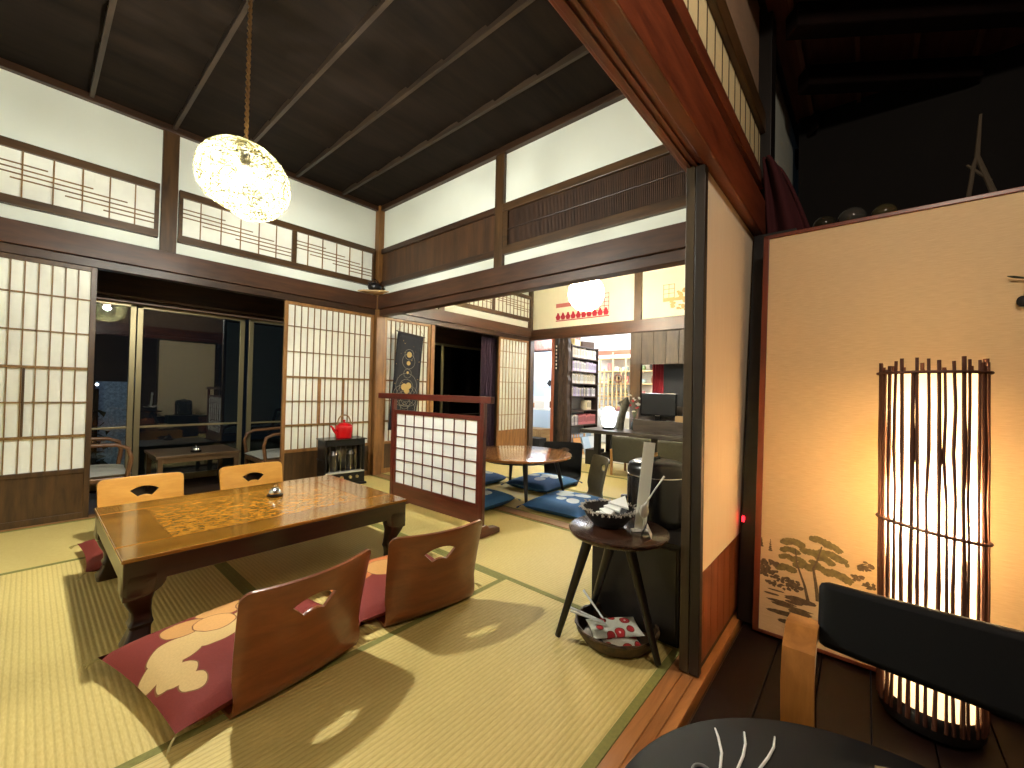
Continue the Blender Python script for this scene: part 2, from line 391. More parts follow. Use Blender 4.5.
# dark raftered ceiling of the right-hand room
b = MB(); b.box(-1.3, 3.6, -2.6, .40, 2.95, 3.0)
o = struct(b.build('ceiling_right', wood('sooty_board', (84, 40, 28), (116, 60, 42), 'x', .6, .85)))
b = MB()
for y in (.30, .05, -.20, -.46, -.72, -1.0, -1.3, -1.6): b.box(-1.3, 3.6, y-.011, y+.011, 2.925, 2.955)
b.build('ceiling_batten', wood('sooty_batten', (104, 60, 42), (140, 86, 60), 'x', 1, .7), o)
b = MB()
f2 = Vector((math.cos(YAW), math.sin(YAW), 0)); r2_ = Vector((f2.y, -f2.x, 0)); r2_ = (r2_-f2*.10).normalized()
for d, hh in ((1.75, .13), (2.2, .12), (2.62, .12), (3.05, .13), (3.5, .12)):
    s0 = (f2.y*d-.30)/-r2_.y; a = f2*d+r2_*s0; c = a+r2_*min(2.6, (3.5-a.x)/r2_.x)
    q = f2*.05; b.loft([[(p.x-q.x, p.y-q.y, 2.79), (p.x+q.x, p.y+q.y, 2.79), (p.x+q.x, p.y+q.y, 2.79+hh), (p.x-q.x, p.y-q.y, 2.79+hh)] for p in (a, c)])
b.build('ceiling_beam', wood('sooty_beam', (16, 8, 7), (28, 15, 12), 'y', .6, .9, 0, .1), o, bevel=.01)
# --- second room: far wall and right wall
sbox('wall_far', plain('warm_plaster', (246, 240, 214), .85, var=.02, vs=2), XW, XW+.05, .5, Y0+.05, 1.93, CZ+.05)
trim(nag('y'), XW-.04, XW+.05, .5, Y0-.03, 1.765, 1.93, bevel=.004)
trim(brownw('z'), XW-.035, XW+.02, 2.265, 2.365, 1.93, CZ, bevel=.003)
sbox('wall_side', plaster, X0+.06, XW+.05, .44, .50, -.05, CZ+.05)
plank = wood('plank_wall', (40, 30, 22), (84, 68, 50), 'z', .8, .6)
b = MB(); yy = .5
while yy < 2.38:
    b.box(XW-.01, XW+.03, yy, yy+.156, 1.335, 1.765); yy += .16
struct(b.build('wall_planks', plank))
trim(brownw('z'), XW-.02, XW+.04, 2.265, 2.41, -.02, 1.34)
sbox('wall_counter', plank, XW-.01, XW+.05, .5, 2.27, -.02, .80)
# --- veranda and night garden
sbox('wall_veranda', dark('x'), -1.4, 5.4, 4.98, 5.08, 1.66, 2.4)
sbox('ceiling_veranda', dark('x'), -1.4, 5.4, 4.19, 5.0, 2.25, 2.3)
trim(wood('rail_wood', (90, 70, 56), (140, 112, 90), 'x'), -1.2, 3.2, 4.93, 4.975, 1.70, 1.715)
trim(wood('rail_wood', (90, 70, 56), (140, 112, 90), 'x'), -1.2, 3.2, 4.93, 4.975, 1.655, 1.668)
def slider(x0, x1, y):
    win[0] += 1; R = sroot('window_%d' % win[0])
    b = MB(); w_ = .042
    b.box(x0, x0+w_, y-.014, y+.014, .02, 1.655).box(x1-w_, x1, y-.014, y+.014, .02, 1.655)
    b.box(x0, x1, y-.014, y+.014, .02, .08).box(x0, x1, y-.014, y+.014, 1.63, 1.66).box(x0, x1, y-.012, y+.012, .54, .558)
    b.build('window_frame', alum, R, bevel=.003)
    MB().box(x0+w_, x1-w_, y-.002, y+.002, .07, 1.64).build('pane', glass, R)
slider(-.30, .62, 5.02); slider(.63, 1.49, 5.055); slider(1.52, 2.42, 5.02); slider(2.38, 3.30, 5.055); slider(3.26, 4.2, 5.02); slider(4.15, 5.1, 5.055); slider(-1.2, -.28, 5.055)
sbox('wall_veranda_end', dark('z'), 5.25, 5.30, 4.18, 5.2, -.1, 2.6)
sbox('wall_veranda_low', dark('x'), -1.4, 5.4, 5.09, 5.13, -.1, .02)
struct(MB().box(-6, 9, 5.13, 12, -.5, -.45).build('ground', plain('garden_soil', (40, 44, 38), .9, var=.3)))

# ================================================================== MATS ON THE FLOOR
def tatami(x0, x1, y0, y1, ax, label, group='tatami mats of the front room'):
    cx, cy = (x0+x1)/2, (y0+y1)/2; T = thing('tatami_mat', label, 'tatami mat', (cx, cy, -.038), 0, group)
    a, b_ = (x1-x0)/2-.001, (y1-y0)/2-.001; h = .028
    if ax == 'x':
        MB().box(-a, a, -b_+h, b_-h, 0, .037).build('rush_surface', TAT['x'], T)
        for s in (-1, 1): MB().box(-a, a, min(s*b_, s*(b_-h)), max(s*b_, s*(b_-h)), 0, .038).build('border_cloth', heri, T)
    else:
        MB().box(-a+h, a-h, -b_, b_, 0, .037).build('rush_surface', TAT['y'], T)
        for s in (-1, 1): MB().box(min(s*a, s*(a-h)), max(s*a, s*(a-h)), -b_, b_, 0, .038).build('border_cloth', heri, T)
Z0, Z1 = .517, Y0-.022
tatami(-.22, 1.60, Z0, 1.41, 'x', 'tatami mat in front of the chairs, bordering the wooden threshold at lower centre')
tatami(-1.14, -.22, Z0, 2.31, 'y', 'tatami mat at the near left edge of the front room')
tatami(-1.14, -.22, 2.31, Z1, 'y', 'tatami mat at the far left edge of the front room by the shoji')
tatami(-.22, .69, 1.41, 3.20, 'y', 'tatami mat under the left half of the low table')
tatami(.69, 1.60, 1.41, 3.20, 'y', 'tatami mat under the right half of the low table')
tatami(-.22, 1.60, 3.20, Z1, 'x', 'tatami mat along the left shoji panel behind the low table')
tatami(1.60, X0-.045, Z0, 2.31, 'y', 'tatami mat under the three legged side table')
tatami(1.60, X0-.045, 2.31, Z1, 'y', 'tatami mat under the stove and lattice floor screen')
xs = [X0+.062+(XW-X0-.09)*k/3 for k in range(4)]
for k, w1 in enumerate(('nearest the front room', 'in the middle', 'nearest the back shop')):
    tatami(xs[k], xs[k+1], .505, 2.31, 'y', 'second room tatami mat on its right side, '+w1, 'tatami mats of the second room')
    tatami(xs[k], xs[k+1], 2.31, Z1, 'y', 'second room tatami mat on its left side, '+w1, 'tatami mats of the second room')

# ================================================================== shared shapes
def sheet(outline, holes, fn, cs, ct):
    bm = bmesh.new()
    def loop(pts):
        v = [bm.verts.new((p[0], p[1], 0)) for p in pts]
        return [bm.edges.new((v[i], v[(i+1) % len(v)])) for i in range(len(v))]
    es = loop(outline)
    for h in holes: es += loop(h)
    bmesh.ops.triangle_fill(bm, edges=es, use_beauty=True, use_dissolve=False)
    for c in cs: bmesh.ops.bisect_plane(bm, geom=bm.verts[:]+bm.edges[:]+bm.faces[:], plane_co=(c, 0, 0), plane_no=(1, 0, 0))
    for c in ct: bmesh.ops.bisect_plane(bm, geom=bm.verts[:]+bm.edges[:]+bm.faces[:], plane_co=(0, c, 0), plane_no=(0, 1, 0))
    for v in bm.verts: v.co = fn(v.co.x, v.co.y)
    m = MB(); m.bm.free(); m.bm = bm; return m
def rrect(w0, w1, t0, t1, r, n=6):
    # trapezoid-ish rounded outline; w0 half width at t0, w1 at t1
    P = []
    for (cx, cy, a0) in ((w0-r, t0+r, -PI/2), (w1-r, t1-r, 0), (-w1+r, t1-r, PI/2), (-w0+r, t0+r, PI)):
        for i in range(n+1):
            a = a0+PI/2*i/n; P.append((cx+r*math.cos(a), cy+r*math.sin(a)))
    return P
def fanhole(cx, cy, w, h):
    P = []
    R = w*.9
    for i in range(13):
        a = PI/2+.62-1.24*i/12; P.append((cx+R*math.cos(a)*1.0, cy-R+h/2+R*math.sin(a)))
    for i in range(9):
        a = PI/2-.50+1.0*i/8; P.append((cx+(R-h)*math.cos(a), cy-R+h/2+(R-h)*math.sin(a)))
    return P
SEAT, BR = .40, .07
def zaisu_mesh(lean=.15, top=.362, wb=.205, wt=.218, dish=.045, bow=.03):
    # length coordinate t: 0 seat front -> seat -> bend -> back. Seat toward +y, back at y=0
    arc = BR*(PI/2-lean*.0); L1 = SEAT; L2 = L1+arc
    Ht = L2+(top-BR)+.01
    out = rrect(.19, wt, 0, Ht, .03)
    def fn(s, t):
        if t < L1: y, z = SEAT+BR-.0-t, .006
        elif t < L2:
            a = (t-L1)/BR; y, z = BR-BR*math.sin(a), .006+BR-BR*math.cos(a)
        else:
            q = t-L2; y, z = -lean*q*1.0-.35*q*q*.6, .006+BR+q
        k = min(1, max(0, (t-L1)/.15))
        yy = y+dish*(s/.2)**2*k
        zz = z - (.012*(s/.2)**2*-1 if t > L2+.15 else 0)*0
        return Vector((s, yy, zz))
    holes = [fanhole(-.012, Ht-.090, .135, .052)]
    return sheet(out, holes, fn, [-.18+.03*i for i in range(13)], [L1-.01]+[L1+arc*i/8 for i in range(9)]+[L2+.035*i for i in range(1, 10)])
def zaisu(label, loc, rz, mat, group):
    m = zaisu_mesh(wt=.205, top=.350, dish=.03) if 'honey' in label else zaisu_mesh(); o = m.build('legless_chair', mat, smooth=True, solid=.011, bevel=.002)
    o.location = loc; o.rotation_euler = (0, 0, rz); return tag(o, label, 'floor chair', group)
zd = wood('walnut_ply', (104, 52, 26), (142, 78, 40), 'x', .7, .3, .2)
ZW = .205
zl = wood('honey_ply', (196, 134, 52), (222, 164, 78), 'x', .7, .35, .2)
def circlemat(name, base, layers, rough=.8, sheen=0, fleck=.12):
    m, nt, b = newmat(name); v = coords(nt)
    nz = nt.nodes.new('ShaderNodeTexNoise'); nz.inputs['Scale'].default_value = 9; nt.links.new(v, nz.inputs['Vector'])
    ad = nt.nodes.new('ShaderNodeVectorMath'); ad.operation = 'MULTIPLY_ADD'; ad.inputs[1].default_value = (.03, .03, 0); nt.links.new(nz.outputs['Color'], ad.inputs[0]); nt.links.new(v, ad.inputs[2])
    fl = ramp(nt, noise(nt, coords(nt), 160, 2, .6), [(.3, (1-fleck,)*3), (.7, (1, 1, 1))])
    cur = None
    def mix(fac, A, B):
        n = nt.nodes.new('ShaderNodeMix'); n.data_type = 'RGBA'
        if fac is not None: nt.links.new(fac, n.inputs['Factor'])
        for s, q in (('A', A), ('B', B)):
            if isinstance(q, tuple): n.inputs[s].default_value = (*q, 1)
            else: nt.links.new(q, n.inputs[s])
        return n.outputs['Result']
    cur = lin(base)
    for circs, col, edge in layers:
        d = None
        for (x, y, r) in circs:
            sp = nt.nodes.new('ShaderNodeVectorMath'); sp.operation = 'MULTIPLY'; sp.inputs[1].default_value = (1, 1, 0); nt.links.new(ad.outputs[0], sp.inputs[0])
            ds = nt.nodes.new('ShaderNodeVectorMath'); ds.operation = 'DISTANCE'; nt.links.new(sp.outputs[0], ds.inputs[0]); ds.inputs[1].default_value = (x+.015, y+.015, 0)
            q = nt.nodes.new('ShaderNodeMath'); q.operation = 'SUBTRACT'; nt.links.new(ds.outputs['Value'], q.inputs[0]); q.inputs[1].default_value = r
            if d is None: d = q.outputs[0]
            else:
                mn = nt.nodes.new('ShaderNodeMath'); mn.operation = 'MINIMUM'; nt.links.new(d, mn.inputs[0]); nt.links.new(q.outputs[0], mn.inputs[1]); d = mn.outputs[0]
        def lt(th):
            q = nt.nodes.new('ShaderNodeMath'); q.operation = 'LESS_THAN'; nt.links.new(d, q.inputs[0]); q.inputs[1].default_value = th; return q.outputs[0]
        cur = mix(lt(.004), cur, lin(edge)); cur = mix(lt(0), cur, lin(col))
    n = nt.nodes.new('ShaderNodeMix'); n.data_type = 'RGBA'; n.blend_type = 'MULTIPLY'; n.inputs['Factor'].default_value = 1
    nt.links.new(cur, n.inputs['A']); nt.links.new(fl, n.inputs['B']); nt.links.new(n.outputs['Result'], b.inputs['Base Color'])
    b.inputs['Roughness'].default_value = rough; b.inputs['Sheen Weight'].default_value = sheen
    bump(nt, b, noise(nt, coords(nt), 220, 2), .3, .002); return m
def pillow_mesh(w, d, h):
    m = MB(); N = 22
    def P(u, v, side):
        u = 2*u-1; v = 2*v-1
        x = w/2*u*(1-.05*(1-v*v)); y = d/2*v*(1-.05*(1-u*u))
        f = max(0, (1-abs(u)**3.2)*(1-abs(v)**3.2))**.5
        z = .42*h+.58*h*f if side else .42*h-.41*h*min(1, f*1.6)
        return (x, y, z)
    m.grid(N, N, lambda u, v: P(u, v, 1)); m.grid(N, N, lambda u, v: P(u, v, 0))
    bmesh.ops.remove_doubles(m.bm, verts=m.bm.verts, dist=.0004); return m
def cushion(label, loc, w, d, h, mat, group, tmat, rz=0):
    T = thing('floor_cushion', label, 'cushion', loc, rz, group)
    pillow_mesh(w, d, h).build('cover', mat, T, smooth=True)
    for sx in (-1, 1):
        for sy in (-1, 1):
            b = MB(); p = Vector((sx*(w/2-.003), sy*(d/2-.003), .36*h)); rnd = random.Random(sx*3+sy)
            for k in range(6):
                q = Vector((sx*(.02+.012*rnd.random()), sy*(.012+.018*rnd.random()), -.012-.01*rnd.random()))
                b.tube([p, p+q*.5+Vector((0, 0, .004)), p+q], .0018, 5)
            b.build('tassel', tmat, T, label='corner thread tassel')
    return T

# ================================================================== LOW TABLE
TX0, TX1, TY0, TY1, TH = .225, 1.395, 1.945, 2.86, .337
TCX, TCY = (TX0+TX1)/2, (TY0+TY1)/2
T = thing('low_table', 'large lacquered low wooden table with burl inlay top and carved cabriole legs', 'table', (TCX, TCY, 0))
hx, hy = (TX1-TX0)/2, (TY1-TY0)/2
topw = wood('table_lacquer', (104, 66, 18), (166, 112, 34), 'x', .5, .14, .7)
b = MB(); fb = .17
b.box(-hx, hx, -hy, -hy+fb, TH-.014, TH).box(-hx, hx, hy-fb, hy, TH-.014, TH)
b.box(-hx, -hx+fb, -hy+fb, hy-fb, TH-.014, TH).box(hx-fb, hx, -hy+fb, hy-fb, TH-.014, TH)
b.build('tabletop', topw, T, bevel=.004)
mb_, nt, bb = newmat('burl_inlay'); f1 = noise(nt, coords(nt, (1, 1.6, 1)), 34, 8, .72, .6)
nt.links.new(ramp(nt, f1, [(.34, lin((112, 70, 20))), (.5, lin((168, 112, 34))), (.66, lin((200, 146, 58)))]), bb.inputs['Base Color'])
bb.inputs['Roughness'].default_value = .16; bb.inputs['Coat Weight'].default_value = .6; bb.inputs['Coat Roughness'].default_value = .1
MB().box(-hx+fb, hx-fb, -hy+fb, hy-fb, TH-.013, TH-.0004).build('burl_inlay', mb_, T)
dl = wood('table_dark_lacquer', (30, 15, 10), (54, 28, 16), 'x', .6, .3, .3)
b = MB()
def apron(L, pos, ax):
    P = [(-L, TH-.013), (L, TH-.013), (L, TH-.15)]
    for i in range(9):
        a = PI/2*i/8; P.append((L-.03-.09*math.sin(a), TH-.15+.055*(1-math.cos(a))))
    for i in range(9):
        a = PI/2*(1-i/8); P.append((-L+.03+.09*math.sin(a), TH-.15+.055*(1-math.cos(a))))
    P.append((-L, TH-.15)); return P
for s in (-1, 1):
    b.prism(apron(hx-.006, 0, 'x'), s*(hy-.017)-.012, s*(hy-.017)+.012, 'y')
    b.prism(apron(hy-.006, 0, 'y'), s*(hx-.017)-.012, s*(hx-.017)+.012, 'x')
b.build('apron', dl, T, bevel=.003)
for sx in (-1, 1):
    for sy in (-1, 1):
        m = MB(); rings = []
        for z, hw, off in ((TH-.02, .052, 0), (.26, .054, .004), (.215, .05, .012), (.17, .038, .010), (.13, .029, .0), (.10, .030, -.002), (.085, .036, .0), (.07, .030, 0), (.045, .034, .006), (.02, .042, .012), (0, .040, .012)):
            cx, cy = sx*(hx-.062+off), sy*(hy-.062+off); r = hw*.35; ring = []
            for (qx, qy, a0) in ((1, 1, 0), (-1, 1, PI/2), (-1, -1, PI), (1, -1, 1.5*PI)):
                for i in range(4):
                    a = a0+PI/2*i/3; ring.append((cx+qx*(hw-r)+r*math.cos(a), cy+qy*(hw-r)+r*math.sin(a), z))
            rings.append(ring)
        m.loft(rings).build('leg', dl, T, smooth=True)
# bell
B = thing('counter_bell', 'small chrome call bell on the big lacquered low table', 'bell', (.91, 2.50, TH), 0, 'call bells'); B.scale = (1.3, 1.3, 1.3)
MB().lathe([(.030, 0), (.031, .004), (.031, .010), (.026, .012)], n=28).build('base', black, B, smooth=True)
MB().lathe([(.024, .012), (.0255, .015), (.024, .024), (.018, .033), (.010, .038), (.004, .0395)], n=28).build('dome', chrome, B, smooth=True)
MB().lathe([(.002, .038), (.002, .044), (.006, .045), (.006, .048), (.002, .050)], n=16).build('button', chrome, B, smooth=True)
# chairs and cushions round the table
G = 'brown legless chairs at the big low table'
zaisu('dark walnut legless floor chair nearest the camera, left of the near pair', (.608, 1.345, 0), math.radians(8), zd, G)
zaisu('dark walnut legless floor chair, right one of the near pair beside the tabletop corner', (1.135, 1.36, 0), math.radians(-10), zd, G)
zaisu('honey coloured legless floor chair behind the table at its left end', (.485, 3.43, 0), PI, zl, 'light legless chairs behind the table')
zaisu('honey coloured legless floor chair behind the table near the counter bell', (1.095, 3.43, 0), PI, zl, 'light legless chairs behind the table')
red = (122, 34, 22); cream = (206, 172, 112); tan = (196, 142, 78); br = (120, 74, 34)
ox, oy = .515, 1.665
ca_, sa_ = math.cos(math.radians(10)), math.sin(math.radians(10))
def C(L): return [((x-ox)*ca_+(y-oy)*sa_, -(x-ox)*sa_+(y-oy)*ca_, r) for x, y, r in L]
rl = [(C([(.285, 1.60, .05), (.33, 1.66, .07), (.31, 1.53, .05), (.335, 1.465, .035), (.43, 1.69, .085), (.56, 1.69, .08)]), cream, br),
      (C([(.37, 1.79, .062)]), tan, br), (C([(.50, 1.85, .075)]), (206, 150, 84), br), (C([(.45, 1.745, .06)]), (212, 158, 92), br), (C([(.60, 1.80, .06)]), tan, br)]
rm = circlemat('red_brocade', red, rl, .8, 0)
rm2 = circlemat('red_brocade_orange', red, [([(-.18, .10, .12), (-.05, .2, .09), (.1, .12, .09)], (208, 120, 62), br), ([(-.2, .02, .06), (-.02, .05, .09)], (206, 150, 84), br)], .8, 0)
thr = plain('gold_thread', (176, 160, 100), .7)
CG = 'red cushions round the low table'
cushion('red brocade floor cushion with gold clouds in front of the nearest dark chair', (ox, oy+.005, .014), .60, .565, .10, rm, CG, thr, math.radians(10))
cushion('red and orange floor cushion between table and right dark chair', (1.15, 1.70, .014), .56, .52, .085, rm2, CG, thr, math.radians(-8))
cushion('red floor cushion at the left honey coloured chair behind the table', (.50, 3.07, .014), .60, .52, .085, rm2, CG, thr, PI)
cushion('red floor cushion at the honey coloured chair behind the bell', (1.12, 3.07, .014), .56, .52, .085, rm, CG, thr, PI)

# ================================================================== PENDANT
P = thing('pendant_lamp', 'round woven string globe pendant lamp hanging over the big low table', 'lamp', (PEND[0], PEND[1], CZ))
dz = PEND[2]-CZ; Rr = .190
m = MB(); rnd = random.Random(3)
tl = Matrix.Rotation(math.radians(33), 3, Vector((fw.x, fw.y, 0)).normalized())
def ell(v): return tl @ Vector((v.x*1.07, v.y*1.07, v.z*.95)) * Rr
for k in range(250):
    n = Vector((rnd.gauss(0, 1), rnd.gauss(0, 1), rnd.gauss(0, 1))).normalized(); off = rnd.uniform(-.6, .6)
    a = n.orthogonal().normalized(); c = n.cross(a); pts = []; ph = rnd.uniform(0, 6.28); span = rnd.uniform(2.2, 6.2); wob = rnd.uniform(.02, .10)
    for i in range(23):
        t = ph+span*i/22; o = off+wob*math.sin(3*t)
        v = (n*o+math.sqrt(max(0, 1-o*o))*(math.cos(t)*a+math.sin(t)*c)).normalized()
        if v.z < -.90: v.z = -.90
        p = ell(v)*(1+rnd.uniform(-.008, .008)); pts.append(p+Vector((0, 0, dz)))
    m.tube(pts, .0010, 3, False)
m.build('woven_shade', plain('shade_string', (104, 98, 70), .9, spec=.1), P)
MB().sphere((0, 0, dz+.03), .034, (1, 1, 1.15), 12).build('bulb', emis('bulb_glow', (255, 232, 190), 60), P)
cordm = plain('rope', (150, 116, 76), .8)
b = MB()
for ph in (0, PI):
    b.tube([(.0055*math.cos(ph+i*.75), .0055*math.sin(ph+i*.75), -.01+(dz+.20+.01)*i/110) for i in range(111)], .005, 5)
b.build('twisted_cord', cordm, P, smooth=True)
MB().lathe([(.018, dz+.075), (.022, dz+.10), (.022, dz+.13), (.008, dz+.15), (.006, dz+.205)], n=16).build('socket', blackm, P, smooth=True)
MB().lathe([(.045, -.022), (.05, -.012), (.05, 0)], n=24).build('ceiling_rose', dark('x'), P, smooth=True)

# ================================================================== STOVE, KETTLE
V = thing('oil_stove', 'black oil stove with open reflector front under the red kettle', 'stove', (2.02, 3.915, 0), math.radians(-6)); V.scale = (.93, .93, .98)
st = plain('stove_enamel', (22, 20, 20), .35)
b = MB(); b.box(-.225, .225, -.13, .13, 0, .022); b.build('base_tray', st, V, bevel=.006)
b = MB(); b.box(-.205, .205, -.115, .115, .022, .13).box(-.205, .205, .085, .115, .13, .45).box(-.205, -.185, -.11, .09, .13, .45).box(.185, .205, -.11, .09, .13, .45).box(-.205, .205, -.11, .09, .395, .45)
b.build('body', st, V, bevel=.004)
m = MB(); m.grid(14, 2, lambda u, v: (-.18+.36*u, .08-.055*abs(2*u-1)**2.2, .14+.25*v)); m.build('reflector', plain('stove_reflector', (180, 176, 168), .3, .9), V, smooth=True, solid=.002)
MB().box(-.22, .22, -.13, .13, .45, .462).build('top_plate', plain('top_plate', (60, 56, 52), .25, .6), V, bevel=.004)
b = MB()
b.box(-.2, .2, -.125, -.06, .128, .142); b.build('front_lip', plain('grey_steel', (206, 204, 196), .4, .2), V, bevel=.004)
for x in (-.085, .09):
    b = MB(); b.lathe([(.05, .142), (.05, .16), (.042, .165), (.042, .29), (.05, .30), (.03, .34), (.01, .345)], c=(x, -.01, 0), n=20)
    b.build('burner_chimney', plain('burnt_steel', (84, 80, 78), .35, .8), V, smooth=True)
for i in range(7):
    x = -.16+.32*i/6; MB().tube([(x, -.112, .14), (x, -.118, .2), (x, -.118, .34), (x, -.11, .395)], .0022, 6).build('guard_wire', chrome, V)
for x, r in ((-.04, .018), (.05, .014), (.12, .014)):
    MB().tube([(x, -.115, .085), (x, -.135, .085)], r, 14).build('knob', plain('brass_knob', (190, 170, 120), .35, .6), V)
for s in (-1, 1): MB().tube([(s*.205, -.04, .26), (s*.235, -.04, .27), (s*.235, .04, .27), (s*.205, .04, .26)], .006, 8).build('side_handle', st, V)
K = thing('kettle', 'red enamel kettle with rattan handle on the black stove', 'kettle', (2.03, 3.90, .453))
re_ = plain('red_enamel', (200, 18, 24), .22, coat=0) if False else plain('red_enamel', (205, 16, 24), .22)
MB().lathe([(.066, 0), (.072, .004), (.076, .05), (.080, .11), (.078, .122), (.066, .132), (.05, .136)], n=36).build('body', re_, K, smooth=True)
b = MB(); b.lathe([(.062, .134), (.055, .142), (.03, .150), (.008, .153)], n=30); b.lathe([(.006, .15), (.006, .160), (.013, .168), (.011, .178), (.003, .180)], n=16); b.build('lid', re_, K, smooth=True)
MB().tube([(-.072, 0, .055), (-.10, 0, .08), (-.118, 0, .112), (-.132, 0, .124)], [.020, .014, .010, .008], 12).build('spout', re_, K, smooth=True)
b = MB(); b.tube([(.062*math.cos(a)*1.05, 0, .128+.098*math.sin(a)**.7) for a in [PI*i/16 for i in range(17)]], .0065, 8); b.build('handle', plain('rattan', (150, 120, 74), .6), K, smooth=True)

# ================================================================== TEAPOT ON CORNER SHELF
Sx, Sy = 2.36, 3.985
sh = MB().prism([(Sx-.13, Sy+.10), (Sx-.10, Sy+.02), (Sx+.02, Sy-.10), (Sx+.105, Sy-.13), (Sx+.105, Sy+.10)], 1.966, 1.982).build('corner_shelf', wood('pale_pine', (176, 142, 98), (206, 176, 130), 'x'), bevel=.004)
tag(sh, 'small pale wooden corner board on the dark beam under the black teapot', 'shelf')
K = thing('teapot', 'black iron teapot on the pale corner board up on the beam', 'teapot', (Sx+.01, Sy-.005, 1.982), math.radians(20))
ir = plain('cast_iron', (22, 20, 24), .3)
MB().lathe([(.035, 0), (.06, .012), (.072, .035), (.066, .062), (.045, .078), (.03, .08)], n=30).build('body', ir, K, smooth=True)
b = MB(); b.lathe([(.034, .079), (.02, .088), (.005, .09)], n=24); b.sphere((0, 0, .096), .010, n=10); b.build('lid', ir, K, smooth=True)
MB().tube([(-.06, 0, .035), (-.085, 0, .05), (-.098, 0, .07)], [.014, .010, .008], 10).build('spout', ir, K, smooth=True)
MB().tube([(.062*math.cos(PI*i/14), 0, .062+.062*math.sin(PI*i/14)) for i in range(15)], .0045, 8).build('handle', ir, K, smooth=True)

# ================================================================== LATTICE FLOOR SCREEN
T = thing('floor_screen', 'low freestanding lattice paper screen in red lacquered frame', 'screen', (1.935, 1.895, 0), math.radians(90.5))
for i, s in enumerate((0, 1.0)):
    o = MB().box(s-.017, s+.017, -.015, .015, .03, .872).build('post', lacq('z'), T, bevel=.003)
    m = MB(); m.prism([(-.16, 0), (-.16, .03), (-.13, .045), (-.06, .052), (-.03, .075), (.03, .075), (.06, .052), (.13, .045), (.16, .03), (.16, 0)], s-.024, s+.024, 'x')
    m.build('foot', lacq('y'), T, bevel=.005)
MB().box(-.08, 1.21, -.018, .018, .868, .912).build('top_rail', lacq('x'), T, bevel=.004)
b = MB(); b.box(.017, .983, -.012, .012, .752, .782).box(.017, .983, -.012, .012, .178, .208).box(.017, .048, -.011, .011, .20, .76).box(.952, .983, -.011, .011, .20, .76)
b.build('frame', lacq('x'), T, bevel=.002)
MB().box(.017, .983, -.009, .009, .075, .18).build('bottom_board', lacq('x'), T, bevel=.002)
MB().box(.04, .96, -.002, .002, .20, .76).build('paper', plain('screen_paper', (244, 244, 240), .8), T)
b = MB()
for i in range(1, 8):
    x = .048+.904*i/8
    for y in (-.0095, .003): b.box(x-.0035, x+.0035, y, y+.0065, .205, .755)
for i in range(1, 6):
    z = .208+.544*i/6
    for y in (-.009, .003): b.box(.048, .952, y, y+.006, z-.0035, z+.0035)
b.build('lattice', lacq('x'), T)

# ================================================================== TAPESTRY
T = thing('tapestry', 'narrow black wall hanging with gold moons and fine circle lines on the shoji', 'wall hanging', (2.90, 4.055, 1.585), 0)
Mr = Matrix.Rotation(math.radians(5), 4, 'Y')
def tp(x, z, y=0): return tuple(Mr @ Vector((x, y, z)))
m = MB(); m.grid(6, 20, lambda u, v: tp(-.18+.36*u, -1.12*v, .004*math.sin(v*9))); m.build('cloth', plain('night_cloth', (16, 16, 26), .8), T, smooth=True, solid=.003)
gold = plain('gold_print', (196, 164, 96), .5); silver = plain('silver_print', (150, 144, 130), .5)
def ringy(b, cx, cz, r, wd=.003, sx=1, n=40):
    for i in range(n):
        a, c = 2*PI*i/n, 2*PI*(i+1)/n
        v = [b.bm.verts.new(tp(cx+sx*q*math.cos(t), cz+q*math.sin(t), -.0065)) for q, t in ((r, a), (r+wd, a), (r+wd, c), (r, c))]; b.bm.faces.new(v)
def disc(b, cx, cz, r, n=20):
    b.bm.faces.new([b.bm.verts.new(tp(cx+r*math.cos(2*PI*i/n), cz+r*math.sin(2*PI*i/n), -.0068)) for i in range(n)])
for a in ((0, -.24, .035), (0, -.34, .026), (-.03, -.62, .04), (.03, -.60, .038), (.01, -.66, .035), (0, -.45, .016), (0, -1.03, .028)):
    b = MB(); disc(b, *a); b.build('gold_moon', gold, T)
rnd = random.Random(5)
for k in range(22): b = MB(); disc(b, rnd.uniform(-.165, .165), rnd.uniform(-1.08, -.03), rnd.uniform(.002, .006), 5); b.build('gold_star', gold, T)
b = MB()
for cz, r in ((-.24, .06), (-.32, .085), (-.46, .05), (-.62, .09), (-.60, .14), (-.72, .12), (-.82, .15), (-.80, .07), (-1.03, .06), (-1.03, .09)): ringy(b, 0, cz, r)
for cx in (-.05, .05): ringy(b, cx, -.72, .115); ringy(b, cx, -.88, .10)
b.build('circle_lines', silver, T)
MB().tube([tp(-.2, .004), tp(.2, .004)], .006, 8).build('hanging_rod', dark('x'), T)
MB().tube([tp(-.19, .004), tp(0, .25, .03), tp(.19, .004)], .0018, 5).build('hanging_string', cordm, T)
# purple curtain on the veranda of the second room
b = MB(); b.grid(40, 12, lambda u, v: (4.33+.30*u, 4.30+.03*math.sin(u*34+v*.6), -.008+1.75*v)); o = b.build('curtain', plain('plum_cloth', (44, 22, 42), .85), smooth=True, solid=.004)
tag(o, 'long plum purple curtain hanging in the dark opening left of the far shoji', 'curtain')

